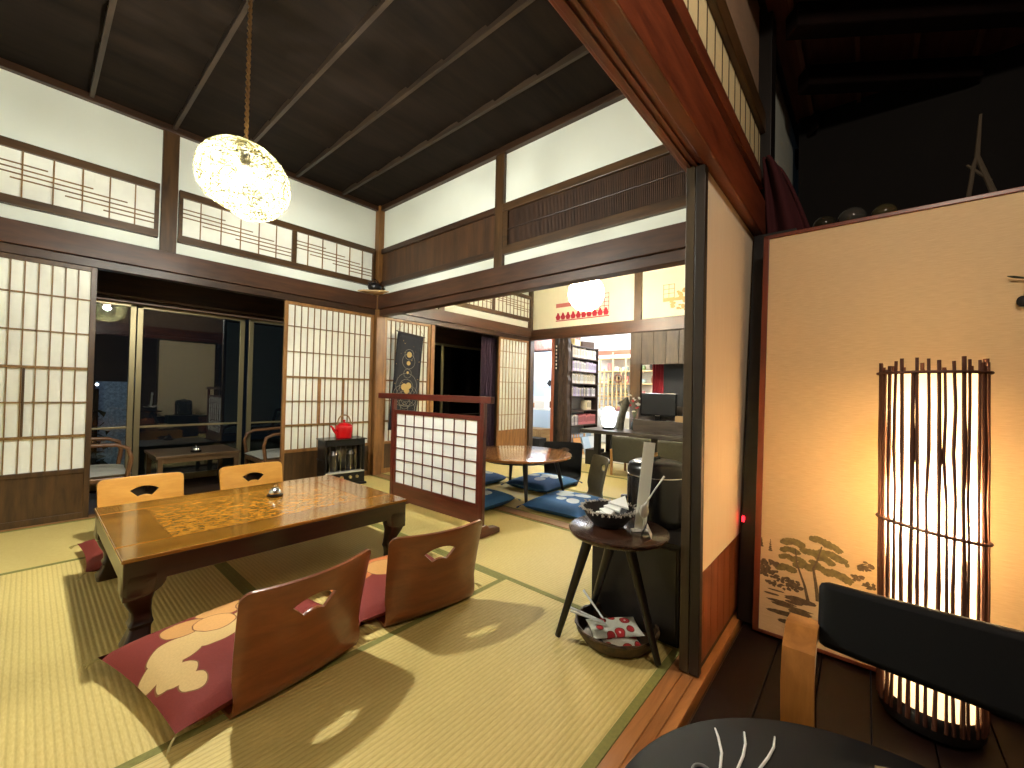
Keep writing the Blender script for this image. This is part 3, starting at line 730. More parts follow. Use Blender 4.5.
# ================================================================== SECOND ROOM FURNITURE
T = thing('round_low_table', 'round low wooden table with slim dark legs in the second room', 'table', (3.03, 2.50, .005))
MB().lathe([(.47, .338), (.50, .345), (.505, .355), (.50, .364), (.49, .366)], n=64).build('tabletop', wood('round_top', (136, 84, 42), (176, 118, 66), 'y', .6, .12, .5), T, smooth=True)
for k, (dx, dy) in enumerate(((-.34, -.38), (.30, -.32), (.24, .30), (-.36, .28))):
    MB().tube([(dx*.80, dy*.80, .34), (dx, dy, 0)], [.024, .012], 14).build('leg', blackw('z'), T, smooth=True)
b = MB(); b.lathe([(.33, .30), (.34, .32), (.33, .338)], n=40); b.build('apron', blackw('x'), T, smooth=True)
bl = (44, 96, 152); bp = (206, 216, 222)
def bluemat(name, seed):
    r_ = random.Random(seed); c = [(r_.uniform(-.15, .15), r_.uniform(-.12, .12), r_.uniform(.035, .065)) for _ in range(10)]
    return circlemat(name, bl, [(c, bp, (90, 130, 176))], .8)
BG = 'blue patterned cushions round the round table'
thb = plain('blue_thread', (30, 60, 100), .8)
bA, bB = bluemat('indigo_a', 4), bluemat('indigo_b', 9)
cushion('blue floor cushion with white flowers, nearest the side table', (2.90, 1.86, .0), .58, .52, .10, bA, BG, thb, math.radians(4))
cushion('blue floor cushion with white flowers at the black legless chair', (3.40, 2.48, .0), .60, .50, .10, bB, BG, thb, math.radians(2))
cushion('blue floor cushion at far left, half hidden by the lattice screen', (3.04, 3.10, .0), .52, .50, .10, bA, BG, thb)
cushion('dark blue floor cushion close behind the right post of the lattice screen', (2.44, 2.48, .006), .50, .52, .11, bluemat('indigo_c', 21), BG, thb, math.radians(3))
zb = plain('black_ply', (8, 8, 8), .7, spec=.2); zg = wood('grey_green_ply', (66, 58, 40), (96, 86, 60), 'x', .7, .35)
zaisu('black legless floor chair behind the round table', (3.98, 2.62, 0), math.radians(118), zb, 'legless chairs at the round table')
zaisu('greenish brown legless floor chair seen side on right of the blue cushions', (3.32, 1.80, 0), math.radians(46), zg, 'legless chairs at the round table')

# desk
DX0, DX1, DY0, DY1, DH = 4.72, 5.22, .9, 2.86, .475
T = thing('low_desk', 'long dark plank desk in front of the second room back wall', 'desk', ((DX0+DX1)/2, (DY0+DY1)/2, 0))
dx, dy = (DX1-DX0)/2, (DY1-DY0)/2
dkm = wood('old_plank', (48, 40, 34), (84, 74, 64), 'y', .8, .4)
MB().box(-dx, dx, -dy, dy, DH-.045, DH).build('desktop', dkm, T, bevel=.005)
for sy in (-1, 1):
    for sx in (-1, 1):
        MB().box(sx*(dx-.09)-.035, sx*(dx-.09)+.035, sy*(dy-.22)-.035, sy*(dy-.22)+.035, 0, DH-.045).build('leg', blackw('z'), T, bevel=.003)
    MB().box(-dx+.08, dx-.08, sy*(dy-.22)-.02, sy*(dy-.22)+.02, .06, .16).build('stretcher', blackw('x'), T, bevel=.003)
o = MB().box(4.98, 5.21, 1.1, 2.24, DH, .625).build('desk_riser', dkm, bevel=.006); tag(o, 'dark plank riser on the desk carrying the computer screen', 'shelf')
o = MB().box(4.86, 5.08, 2.68, 2.85, 0, .20).build('storage_box', blackw('x'), bevel=.006); tag(o, 'small dark wooden box on the floor under the left end of the desk', 'box')
M_ = thing('computer_monitor', 'black flat screen computer monitor on the plank riser', 'monitor', (5.06, 1.95, .625), math.radians(-2))
MB().box(-.015, .02, -.225, .225, .05, .335).build('housing', black, M_, bevel=.005)
MB().box(-.0165, -.014, -.212, .212, .075, .322).build('screen', plain('screen_glass', (30, 31, 34), .28), M_)
MB().box(-.012, .01, -.03, .03, .008, .07).build('stand', black, M_); MB().lathe([(.10, 0), (.10, .006), (.03, .012)], n=28, sx=.7).build('foot', black, M_, smooth=True)
MB().box(-.0170, -.0155, -.03, .03, .057, .064).build('badge', chrome, M_)
o = MB().box(4.93, 5.0, 1.53, 1.72, .0, .07).build('card_box', plain('kraft', (176, 146, 104), .7), bevel=.003); o.location.z = .625; o.location.x = .06; tag(o, 'small tan card box on the riser right of the monitor', 'box')
o = MB().lathe([(.028, 0), (.034, .01), (.036, .05), (.02, .07), (.012, .08), (.012, .10)], n=20).build('bottle', plain('smoked_glass', (60, 70, 84), .15), smooth=True); o.location = (5.10, 1.66, .625); tag(o, 'small dark bottle behind the tan box beside the monitor', 'bottle')
# glowing jar lamp
L = thing('jar_lamp', 'glowing white glass jar lamp at the left end of the desk', 'lamp', (4.97, 2.57, DH))
MB().lathe([(.075, 0), (.08, .01), (.075, .03)], n=28).build('base', blackm, L, smooth=True)
MB().lathe([(.06, .03), (.088, .07), (.098, .14), (.09, .22), (.062, .28), (.02, .30)], n=30).build('glass_shade', emis('jar_glow', (245, 250, 255), 3.2), L, smooth=True)
# driftwood sculpture
m = MB(); pts = [(4.988, 2.43, DH+.014), (4.98, 2.41, DH+.12), (4.99, 2.38, DH+.25), (4.99, 2.345, DH+.36), (4.99, 2.33, DH+.43)]
m.tube(pts, [.06, .05, .045, .055, .012], 12); m.tube([(4.99, 2.37, DH+.29), (4.99, 2.42, DH+.36), (4.99, 2.45, DH+.34)], [.035, .03, .012], 10)
o = m.build('driftwood_figure', plain('driftwood', (66, 62, 48), .6, var=.6, vs=24), smooth=True); tag(o, 'upright gnarled driftwood ornament beside the glowing jar lamp', 'ornament')
# flowers in small vase
Vv = thing('flower_vase', 'small vase of white and red flowers between driftwood and monitor', 'vase', (5.14, 2.292, .4755))
MB().lathe([(.03, 0), (.045, .03), (.04, .09), (.022, .13), (.028, .15)], n=20).build('vase', plain('dark_vase', (40, 52, 48), .3), Vv, smooth=True)
rnd = random.Random(12)
for k in range(9):
    a = (rnd.uniform(-.07, .07), rnd.uniform(-.06, .06), .22+rnd.uniform(0, .24))
    b = MB(); b.tube([(0, 0, .14), (a[0]*.6, a[1]*.6, a[2]*.8), a], .002, 5); f_ = b.build('flower_stem', plain('stem_green', (70, 90, 50), .7), Vv)
    b = MB(); [b.sphere((a[0]+rnd.uniform(-.015, .015), a[1]+rnd.uniform(-.015, .015), a[2]+rnd.uniform(-.01, .01)), .014, (1, 1, .7), 6) for _ in range(4)]
    b.build('blossom', plain('red_petal', (206, 50, 50), .6) if k % 4 == 0 else plain('white_petal', (236, 232, 222), .6), f_, smooth=True)
# upholstered low chairs tucked at the desk
def deskchair(label, loc, first=None):
    if first: return dup(first, loc, math.radians(4), label)
    T = thing('low_armchair', label, 'chair', loc, 0, 'low upholstered chairs at the desk')
    fab = plain('olive_fabric', (74, 70, 56), .85, var=.1, vs=40)
    m = MB(); m.grid(10, 8, lambda u, v: (.02*(2*u-1)**2-.0-.04*v, -.23+.46*u, .16+.30*v)); m.build('backrest', fab, T, smooth=True, solid=.045, bevel=.01)
    MB().box(.02, .40, -.18, .18, .16, .22).build('seat', fab, T, bevel=.02)
    for sy in (-1, 1):
        for x in (.0, .36): MB().tube([(x, sy*.245, 0), (x, sy*.245, .28)], [.014, .018], 10).build('leg', wood('beech', (160, 110, 56), (196, 144, 80), 'z'), T, smooth=True)
        MB().box(-.02, .38, sy*.245-.017, sy*.245+.017, .28, .30).build('armrest', wood('beech', (160, 110, 56), (196, 144, 80), 'x'), T, bevel=.006)
    return T
dc = deskchair('low olive upholstered chair at the desk, left of the pair', (4.45, 2.01, 0))
deskchair('low olive upholstered chair at the desk, right one beside the dark pillar', (4.42, 1.46, 0), dc)
# globe pendant
L = thing('globe_pendant', 'round white paper globe lamp hanging in the second room', 'lamp', (GLOBE[0], GLOBE[1], CZ-.01))
gz = GLOBE[2]-CZ+.01
MB().sphere((0, 0, gz), .195, n=24).build('paper_shade', translucent('lamp_paper', (255, 250, 236), .3, (255, 246, 226), 26), L, smooth=True)
MB().sphere((0, 0, gz), .045, n=10).build('bulb', emis('globe_bulb', (255, 240, 210), 45), L, smooth=True)
MB().tube([(0, 0, gz+.19), (0, 0, 0)], .004, 8).build('cord', blackm, L)
# pictures on the far wall (generic paper cut friezes)
T = thing('paper_cut_frieze', 'red paper cut picture of a row of pots and a lattice behind the globe lamp', 'picture', (XW-.006, 0, 0))
b = MB(); b.box(-.002, 0, 3.28, 3.64, 2.24, 2.30)
b.build('red_band', plain('pale_red_paper', (196, 110, 100), .8), T)
b = MB()
for i in range(10): 
    y = 3.60-.09*i; zz = 2.045
    b.bm.faces.new([b.bm.verts.new((-.002, y+.045*q, zz+.06+.055*w_)) for q, w_ in ((-.6, -1), (.6, -1), (1, -.1), (.55, .35), (.3, 1.0), (-.25, .9), (-.5, .3), (-1, -.2))])
b.box(-.003, -.001, 2.74, 3.64, 2.03, 2.043)
b.build('pot_row', plain('red_paper', (178, 30, 50), .8), T)
b = MB()
for i in range(4): b.box(-.003, -.001, 2.745+.07*i, 2.752+.07*i, 2.12, 2.36)
for i in range(5): b.box(-.003, -.001, 2.745, 2.96, 2.12+.058*i, 2.127+.058*i)
b.build('lattice_motif', plain('red_paper', (178, 30, 50), .8), T)
T = thing('paper_cut_picture', 'gold paper cut picture of a lattice and leaves near the pillar', 'picture', (XW-.006, 0, 0))
b = MB()
for i in range(3): b.box(-.003, -.001, 1.84+.068*i, 1.848+.068*i, 2.17, 2.35)
for i in range(4): b.box(-.003, -.001, 1.84, 1.985, 2.17+.057*i, 2.177+.057*i)
b.box(-.003, -.001, 1.60, 1.985, 2.13, 2.17); b.build('lattice_motif', gold, T)
b = MB(); rnd = random.Random(2)
for k in range(26):
    y, z, r_ = rnd.uniform(1.62, 1.88), rnd.uniform(1.99, 2.13), rnd.uniform(.015, .035)
    if k > 18: y, z = rnd.uniform(1.70, 1.80), rnd.uniform(2.16, 2.27)
    b.bm.faces.new([b.bm.verts.new((-.002-.00005*k, y+r_*math.cos(a), z+r_*.7*math.sin(a))) for a in [2*PI*i/7 for i in range(7)]])
b.build('leaf_motif', gold, T)

# ================================================================== DOORWAY POSTS AND THE BACK SHOP
trim(wood('rust_post', (140, 70, 48), (190, 112, 82), 'z'), XW-.02, XW+.05, 3.645, 3.70, 0, 1.77)
trim(blackw('z'), XW-.02, XW+.05, 3.575, 3.64, 0, 1.77)
o = MB()
for i in range(7): o.box(XW-.0225, XW-.020, 3.598, 3.616, 1.30+.055*i, 1.33+.055*i)
tag(o.build('hanging_sign', white), 'column of small white marks on the dark narrow post', 'sign')
# rough timber slab
m = MB(); rnd = random.Random(8); rings = []
for k in range(26):
    z = 1.76*k/25; a, c = 3.38+rnd.uniform(-.02, .012), 3.545+rnd.uniform(-.012, .02)
    rings.append([(XW-.05, a, z), (XW-.05, (a+c)/2-.02, z), (XW-.02+rnd.uniform(-.01, .005), (a+c)/2, z), (XW-.05, (a+c)/2+.02, z), (XW-.05, c, z), (XW+.03, c, z), (XW+.03, a, z)])
o = m.loft(rings).build('timber_slab', wood('charred_wood', (30, 20, 14), (74, 54, 38), 'z', 1.2, .7)); tag(o, 'rough dark timber slab standing beside the bookcase', 'timber')
# shop shell
sw = plain('shop_white', (236, 236, 234), .8)
sbox('wall_shop_back', sw, 7.55, 7.6, 1.0, 6.2, -.05, 2.6); sbox('wall_shop_left', sw, 5.3, 7.6, 6.1, 6.15, -.05, 2.6); sbox('wall_shop_front', sw, 5.31, 5.36, 4.17, 6.1, -.05, 2.6); sbox('wall_shop_right', sw, 5.3, 7.6, 1.0, 1.05, -.05, 2.6)
sbox('ceiling_shop', sw, 5.33, 7.6, 1.0, 6.15, 2.55, 2.6)
trim(wood('rust_post', (140, 70, 48), (190, 112, 82), 'y'), 7.0, 7.06, 2.0, 4.2, 1.66, 1.74)
# bookcase
BX0, BX1, BY = 5.36, 6.18, 3.40
Bc = thing('bookcase', 'tall dark wooden bookcase full of pale books in the back shop', 'bookcase', (BX0, BY, 0))
bw = wood('bookcase_wood', (40, 28, 22), (72, 52, 40), 'x', 1, .5)
Wd = BX1-BX0
for x in (0, Wd-.02): MB().box(x, x+.02, 0, .26, 0, 1.69).build('side_panel', bw, Bc, bevel=.002)
SZ = [.07, .44, .67, .89, 1.09, 1.28, 1.49, 1.675]
for z in SZ: MB().box(.02, Wd-.02, 0, .255, z-.018, z).build('shelf', bw, Bc, bevel=.001)
MB().box(.0, Wd, .255, .265, 0, 1.69).build('back_panel', sw, Bc)
cols = {'white': (232, 228, 224), 'lilac': (204, 192, 220), 'cream': (226, 214, 186), 'pink': (222, 130, 136), 'grey': (150, 146, 150), 'pale blue': (170, 192, 214), 'orange': (222, 160, 90)}
pal = {SZ[1]: ['pink']*9+['white', 'pale blue', 'grey'], SZ[3]: ['white', 'grey', 'lilac', 'cream', 'white'], SZ[4]: ['cream', 'white', 'white', 'cream'], SZ[5]: ['lilac', 'white', 'lilac'], SZ[6]: ['white', 'white', 'cream'], SZ[0]: ['orange', 'pale blue', 'white', 'pale blue']}
shelfname = {SZ[0]: 'bottom shelf', SZ[1]: 'pink row, second shelf up', SZ[2]: 'nearly empty third shelf up', SZ[3]: 'fourth shelf up', SZ[4]: 'fifth shelf up', SZ[5]: 'sixth shelf up', SZ[6]: 'top shelf'}
bookproto = {}
rnd = random.Random(31)
def book(col):
    if col not in bookproto:
        T = bpy.data.objects.new('book', None)
        COL.objects.link(T); T.empty_display_size = .03
        MB().box(0, .03, 0, .004, 0, .15).build('spine', plain('book_'+col, cols[col], .6), T)
        b = MB(); b.box(0, .0025, .004, .115, 0, .15).box(.0275, .03, .004, .115, 0, .15); b.build('cover', plain('book_'+col, cols[col], .6), T)
        MB().box(.0025, .0275, .004, .11, .004, .146).build('pages', plain('pages', (228, 220, 200), .9), T)
        MB().box(.008, .022, -.0006, 0, .04, .12).build('spine_title', plain('title_'+col, tuple(int(v*.55) for v in cols[col]), .7), T)
        bookproto[col] = T; return T
    return dup(bookproto[col])
for z in SZ[:-1]:
    x = .03
    cnt = 0
    while x < Wd-.06:
        if z == SZ[2] and not (.50 < x < .62): x += .03; continue
        c = (rnd.choice(pal[z]) if z in pal else 'cream') ; th = rnd.uniform(.8, 1.35)
        if z == SZ[1] and .0 < x < .25: c = rnd.choice(['white', 'pale blue', 'grey'])
        elif z == SZ[1]: c = 'pink'
        B = book(c); hh = rnd.uniform(.92, 1.12)*(.9 if z == SZ[3] else 1); B.location = (BX0+x, BY+.025, z+.0015); B.scale = (th, 1, hh)
        if z == SZ[0]: B.rotation_euler = (0, 0, 0); B.scale = (th*1.2, 1, 1.5)
        tag(B, f'{c} spined book on the {shelfname[z]} of the dark bookcase', 'book', f'{c} books on the {shelfname[z]}')
        x += .03*th*(1.2 if z == SZ[0] else 1)+.002
# slanted parcels on the top
for k, (x, c, rz) in enumerate(((.12, (226, 210, 150), .2), (.5, (90, 66, 50), -.3))):
    o = MB().rbox((0, 0, .05), (.26, .18, .10), (0, 0, 0)).build('parcel', plain('parcel_%d' % k, c, .7), bevel=.004); o.location = (BX0+x+.08, BY+.13, 1.677); o.rotation_euler = (0, 0, rz)
    tag(o, ('pale yellow' if k == 0 else 'dark brown')+' parcel lying on top of the bookcase', 'box')
# display unit with pale lattice in the back shop
U = thing('display_shelf', 'white shelf unit with pale wooden lattice in the back shop', 'shelf', (7.0, 0, 0))
pine = wood('pale_pine', (206, 172, 118), (232, 204, 152), 'z', 1, .5)
MB().box(.22, .24, 2.2, 3.95, 0, 1.66).build('back_panel', sw, U)
for z in (.62, .90, 1.13, 1.36, 1.60): MB().box(.0, .22, 2.2, 3.95, z-.02, z).build('shelf', pine if z > .7 else sw, U, bevel=.002)
MB().box(-.03, .22, 2.2, 3.95, .50, .60).build('counter_front', sw, U)
b = MB()
for k in range(7): y = 3.80-.085*k; b.box(-.03, -.012, y-.012, y+.012, .66, 1.30+.30*(k % 3 == 0)+.1*(k % 2))
for k in range(5): b.box(-.012, .0, 3.25, 3.83, .70+.12*k, .715+.12*k)
b.build('lattice', pine, U)
GW = 'cups and jars on the display shelf'
rnd = random.Random(44)
wares = [('white cup', (236, 232, 226)), ('pale blue bowl', (170, 200, 206)), ('brown jar', (130, 84, 56)), ('green jar', (110, 130, 90)), ('black pot', (40, 36, 36)), ('pink cup', (220, 150, 150))]
for z, zn in ((.62, 'lowest'), (.90, 'second'), (1.13, 'third'), (1.36, 'top')):
    for k in range(9):
        nm, c = wares[(k*5+int(z*10)) % 6]; y = 2.35+.165*k+rnd.uniform(-.02, .02); r_ = rnd.uniform(.035, .055); h_ = rnd.uniform(.07, .15)
        if 'bowl' in nm: h_ = .07; r_ = .06
        kind = nm.split()[-1]
        o = MB().lathe([(r_*.6, 0), (r_*.9, h_*.2), (r_, h_*.6), (r_*(.95 if kind != 'jar' else .6), h_), (r_*.5, h_*.98)], n=18).build(kind, plain('ware_'+nm, c, .35), smooth=True); o.location = (7.10, y, z+.0015)
        tag(o, f'{nm} on the {zn} board of the display shelf, {["rightmost", "beside the rightmost", "right of centre", "just right of centre", "at centre", "just left of centre", "left of centre", "beside the leftmost", "leftmost"][k]}', kind, GW)
# ring wreath on display
o = MB().tube([(6.952, 3.42+.07*math.cos(2*PI*i/20), 1.22+.07*math.sin(2*PI*i/20)) for i in range(21)], .012, 8).build('wreath', plain('wreath_brown', (120, 76, 60), .8, var=.3, vs=60), smooth=True); tag(o, 'round brown twig wreath hung on the display lattice', 'wreath')
# left part of the shop seen through the doorway
Cc = thing('cabinet', 'pale blue cabinet with papers seen through the narrow doorway', 'cabinet', (6.75, 4.9, 0))
pb = plain('pale_blue', (186, 204, 224), .6)
MB().box(0, .4, -.55, .55, -.02, 1.75).build('body', pb, Cc, bevel=.005)
for k in range(2): MB().box(-.012, 0, -.54+.55*k, -.01+.55*k, .76, 1.74).build('door', pb, Cc, bevel=.003)
for k, (y, z, w_, h_) in enumerate(((-.2, 1.52, .3, .18), (-.3, 1.2, .2, .26), (.0, 1.15, .2, .2), (.25, 1.3, .22, .28), (-.1, .92, .22, .16))): MB().box(-.016, -.0125, y-w_/2, y+w_/2, z-h_/2, z+h_/2).build('paper_sheet', plain('paper_sheet', (226, 234, 240), .8), Cc)
MB().rbox((-.02, -.12, 1.12), (.012, .09, .10), (0.7, 0, 0)).build('magnet', blackm, Cc)
o = MB().box(6.7, 7.2, 4.35, 5.5, 1.77, 2.10).build('cloth_bundle', plain('rosy_brown', (140, 100, 90), .9, var=.4, vs=18), bevel=.04); tag(o, 'rosy brown cloth bundle on top of the pale blue cabinet', 'cloth')
T = thing('packing_table', 'white cluttered packing table seen through the narrow doorway', 'table', (6.2, 4.55, 0))
MB().box(-.3, .3, -.6, .6, .62, .65).build('tabletop', sw, T, bevel=.004)
for sx in (-1, 1):
    for sy in (-1, 1): MB().box(sx*.26-.02, sx*.26+.02, sy*.56-.02, sy*.56+.02, 0, .62).build('leg', sw, T)
rnd = random.Random(6)
nmz = ['nearest the doorway', 'at the back', 'in the middle', 'at the right', 'at the left']
for k, (x, y, w_, d_, h_, c, cn) in enumerate(((6.0, 4.42, .2, .2, .14, (236, 232, 226), 'white'), (6.25, 4.6, .22, .25, .20, (232, 226, 214), 'cream'), (5.99, 4.68, .14, .14, .09, (170, 120, 80), 'brown'), (6.3, 4.35, .18, .14, .12, (90, 70, 60), 'dark'), (5.98, 4.95, .2, .2, .12, (222, 226, 230), 'grey white'))):
    o = MB().rbox((0, 0, h_/2), (w_, d_, h_)).build('carton', plain('carton_'+cn.replace(' ', '_'), c, .7), bevel=.003); o.location = (x, y, .652); o.rotation_euler = (0, 0, rnd.uniform(-.3, .3)); tag(o, f'{cn} carton on the cluttered packing table', 'box', 'cartons on the packing table')
o = MB().box(5.75, 6.05, 4.25, 4.75, 0, .30).build('crate', wood('crate_wood', (150, 110, 66), (190, 150, 96), 'x'), bevel=.006); tag(o, 'light wooden crate on the floor in front of the packing table', 'box')
o = MB().box(5.5, 5.72, 4.1, 4.5, 0, .17).build('floor_bin', blackm, bevel=.01); tag(o, 'low black bin just inside the narrow doorway', 'bin')
# leaning papers at the foot of the bookcase
for k, (x, c, cn) in enumerate(((5.50, (222, 160, 100), 'orange'), (5.75, (180, 204, 226), 'pale blue'), (5.95, (220, 226, 232), 'white'))):
    o = MB().rbox((0, 0, .13), (.20, .015, .26), (0, 0, .0)).build('magazine', plain('magazine_%s' % cn.replace(' ', '_'), c, .5)); o.location = (x, BY-.09, 0); o.rotation_euler = (-.30, 0, 0)
    tag(o, f'{cn} magazine leaning against the foot of the bookcase', 'magazine')
# hatch beyond the plank wall: dim kitchen with red curtain
sbox('wall_kitchen', blackm, 6.6, 6.65, 1.0, 2.22, -.05, 2.5); 
b = MB(); b.grid(20, 8, lambda u, v: (5.62+.015*math.sin(u*25), 2.10+.15*u, .6+1.15*v)); o = b.build('red_curtain', plain('crimson_cloth', (140, 18, 34), .8), smooth=True, solid=.004); tag(o, 'crimson curtain hanging in the hatch above the monitor', 'curtain')
b = MB(); b.box(5.9, 6.2, 2.22, 2.24, 0, 2.0); b.box(5.36, 6.6, 1.06, 1.10, 0, 2.4); b.box(5.36, 6.6, 1.0, 2.235, 1.85, 1.9); b.box(5.55, 6.6, 1.0, 2.09, 0, .5)
struct(b.build('wall_kitchen_side', blackm))
b = MB(); b.box(5.60, 5.62, 1.05, 2.09, .5, 1.85); struct(b.build('wall_kitchen_screen', plain('black_board', (16, 16, 18), .5)))
o = MB().tube([(5.585, 1.62, 1.22), (5.59, 1.62, 1.12)], .03, 16).build('wall_phone', plain('phone_grey', (170, 170, 168), .4), smooth=True); tag(o, 'small pale handset on the dark wall inside the hatch', 'telephone')

# ================================================================== SIDE TABLE GROUP
T = thing('side_table', 'small round dark wooden side table on three splayed legs', 'table', (1.385, .672, .006))
sd = wood('side_walnut', (40, 22, 15), (72, 44, 30), 'x', .7, .25, .3)
MB().lathe([(.155, .442), (.168, .448), (.174, .456), (.174, .462), (.168, .466)], n=56).build('tabletop', sd, T, smooth=True)
for a in (95, -58, 47): 
    c, s = math.cos(math.radians(a)), math.sin(math.radians(a)); q = .235 if a == 95 else (.145 if a == -58 else .30)
    MB().tube([((.10 if a == 95 else .03)*c, (.10 if a == 95 else .03)*s, .446), (q*c, q*s, .001)], [.020, .011], 14).build('leg', blackw('z'), T, smooth=True)
# fringed bowl
Bw = thing('fringed_bowl', 'black bowl with grey frayed rim holding folded white napkins', 'bowl', (1.393, .714, .4735))
bkm = plain('woven_black', (30, 28, 28), .7, var=.3, vs=90)
MB().lathe([(.045, 0), (.055, .002), (.082, .035), (.097, .062), (.092, .062), (.078, .036), (.05, .010), (.01, .008)], n=40).build('bowl_body', bkm, Bw, smooth=True)
m = MB(); rnd = random.Random(9)
for k in range(260):
    a = rnd.uniform(0, 2*PI); r_ = rnd.uniform(.090, .100); p = Vector((r_*math.cos(a), r_*math.sin(a), .060))
    q = Vector((math.cos(a)*rnd.uniform(-.004, .012), math.sin(a)*rnd.uniform(-.004, .012), rnd.uniform(-.008, .010))) + Vector((-math.sin(a), math.cos(a), 0))*rnd.uniform(-.008, .008)
    m.tube([p, p+q*.6+Vector((0, 0, .003)), p+q], .0017, 3)
o = m.build('frayed_rim', plain('grey_fibre', (196, 192, 184), .9), Bw); o['kind'] = 'stuff'
for k, (x, y, rz, tilt) in enumerate(((-.012, .02, .5, -.30), (.002, .0, .8, -.25), (.018, -.018, 1.1, -.2), (.03, -.035, 1.4, -.28))):
    o = MB().prism([(-.038, -.034), (.038, -.034), (.0, .04)], -.004, .004, 'z').build('napkin', white, bevel=.001)
    o.location = (1.395+x, .712+y, .470+.034+.015*k); o.rotation_euler = (tilt*.8, .25, rz+1.2)
    tag(o, 'folded white napkin triangle, '+('lowest', 'second from the bottom', 'second from the top', 'topmost')[k]+' in the fringed black bowl', 'napkin', 'napkins in the fringed bowl')
# card stand
T = thing('card_stand', 'tall translucent white card standing upright on the side table', 'card', (1.404, .598, .4735), math.radians(-49))
MB().rbox((.014, 0, .158), (.040, .003, .305), (0, math.radians(5.5), 0)).build('card', translucent('card_plastic', (236, 236, 228), .4), T)
MB().box(-.03, .03, -.012, .012, 0, .006).build('card_foot', white, T, bevel=.001)
T = thing('spoon', 'pale long handled spoon leaning against the tall card', 'spoon', (1.386, .577, .487), math.radians(-49))
m = MB(); m.sphere((0, 0, .065), .016, (1, .45, 1.5), 10); m.build('bowl', plain('spoon_silver', (200, 196, 184), .35, .4), T, smooth=True)
MB().tube([(0, 0, .08), (.03, 0, .13), (.068, 0, .185)], [.0032, .0025, .0035], 8).build('handle', plain('spoon_silver', (200, 196, 184), .35, .4), T, smooth=True)
MB().tube([(0, 0, .045), (0, 0, -.007)], .002, 6).build('tip', plain('spoon_silver', (200, 196, 184), .35, .4), T)
T = thing('folded_card', 'small folded white and black card beside the foot of the tall card', 'card', (1.372, .562, .4735), math.radians(20))
for s, mt in ((-1, white), (1, blackm)): MB().rbox((0, s*.009, .018), (.045, .0018, .038), (s*-.42*-1, 0, 0)).build('leaf', mt, T)
# cabinet box with soup jar
o = MB(); o.box(1.62, 2.06, .515, .90, 0, .385)
T = thing('low_cabinet', 'black low wooden cabinet behind the side table under the round pot', 'cabinet', (1.82, .715, 0))
MB().box(-.21, .21, -.185, .185, .0, .37).build('body', blackw('x'), T, bevel=.003)
MB().box(-.215, .215, -.19, .19, .37, .386).build('top', blackw('x'), T, bevel=.003)
MB().box(-.214, -.21, -.175, .175, .02, .36).build('door', blackw('z'), T, bevel=.001)
o.bm.free()
T = thing('soup_warmer', 'big round black electric pot with chrome rim on the low cabinet', 'pot', (1.84, .712, .386))
MB().lathe([(.118, 0), (.124, .006), (.126, .03), (.126, .205), (.124, .21)], n=48).build('body', black, T, smooth=True)
MB().lathe([(.1255, .2075), (.128, .209), (.128, .212), (.1255, .2135)], n=48).build('rim', chrome, T, smooth=True)
MB().lathe([(.125, .212), (.125, .236), (.118, .256), (.098, .268), (.05, .274), (.01, .275)], n=48).build('lid', plain('smoke_lid', (9, 9, 12), .3), T, smooth=True)
MB().tube([(-.03, 0, .27), (-.03, 0, .282), (.03, 0, .282), (.03, 0, .27)], .006, 8).build('lid_handle', blackm, T, smooth=True)
MB().rbox((-.09, .105, .09), (.03, .035, .05), (0, 0, math.radians(40))).build('dial', plain('navy_plastic', (20, 28, 44), .3), T, bevel=.006)
for a in (-62, 138): MB().tube([(.133*math.cos(math.radians(a)), .133*math.sin(math.radians(a)), z) for z in (.03, .20)], .0035, 6).build('side_trim', chrome, T)
# floor basket with pouch and sticks
T = thing('floor_basket', 'shallow round brown basket tray on the tatami under the side table', 'basket', (1.515, .735, 0)); T.scale = (1.04, 1.04, 1.0)
bkt = plain('basket_weave', (70, 50, 26), .5, var=.7, vs=40)
m = MB(); m.lathe([(.10, .0), (.125, .003), (.147, .035), (.152, .056), (.146, .056), (.138, .034), (.118, .010), (.02, .008)], n=44); m.build('tray', bkt, T, smooth=True)
m = MB()
for k in range(2): m.tube([((.149+.003*math.cos(7*a+k*PI))*math.cos(a), (.149+.003*math.cos(7*a+k*PI))*math.sin(a), .057+.003*math.sin(7*a+k*PI)) for a in [2*PI*i/90 for i in range(91)]], .0035, 5, False)
m.build('braided_rim', bkt, T, smooth=True)
fm_ = circlemat('floral_cloth', (226, 224, 208), [([(-.045, .03, .014), (.01, -.04, .018), (.045, .02, .017), (-.03, -.05, .013), (.055, -.03, .012), (0, .045, .012), (-.065, -.01, .010)], (200, 44, 48), (150, 60, 40)), ([(.01, -.04, .005), (.045, .02, .005), (-.045, .03, .004)], (240, 210, 200), (200, 44, 48))], .7)
def pouch(loc, rz, w_, d_, label, tilt=0):
    m = pillow_mesh(w_, d_, .022); o = m.build('cloth_pouch', fm_, smooth=True); o.location = loc; o.rotation_euler = (tilt, 0, rz); return tag(o, label, 'pouch', 'flowered pouches in the basket')
pouch((1.498, .735, .040), math.radians(-42), .20, .11, 'white pouch with red flowers, upper one in the floor basket', .12)
pouch((1.468, .688, .012), math.radians(-40), .14, .07, 'white pouch with red flowers, lower one at the front of the floor basket', .05)
for k, (p, q, n_) in enumerate((((1.485, .775, .072), (1.535, .895, .125), 'steepest, pointing at the cabinet'), ((1.470, .765, .070), (1.425, .900, .098), 'leftmost, lying over the rim'), ((1.462, .750, .070), (1.412, .880, .093), 'lowest, lying over the rim'))):
    o = MB().tube([p, q], [.0035, .005], 8).build('serving_stick', white, smooth=True); tag(o, f'white stick in the floor basket, {n_}', 'utensil', 'white sticks in the floor basket')

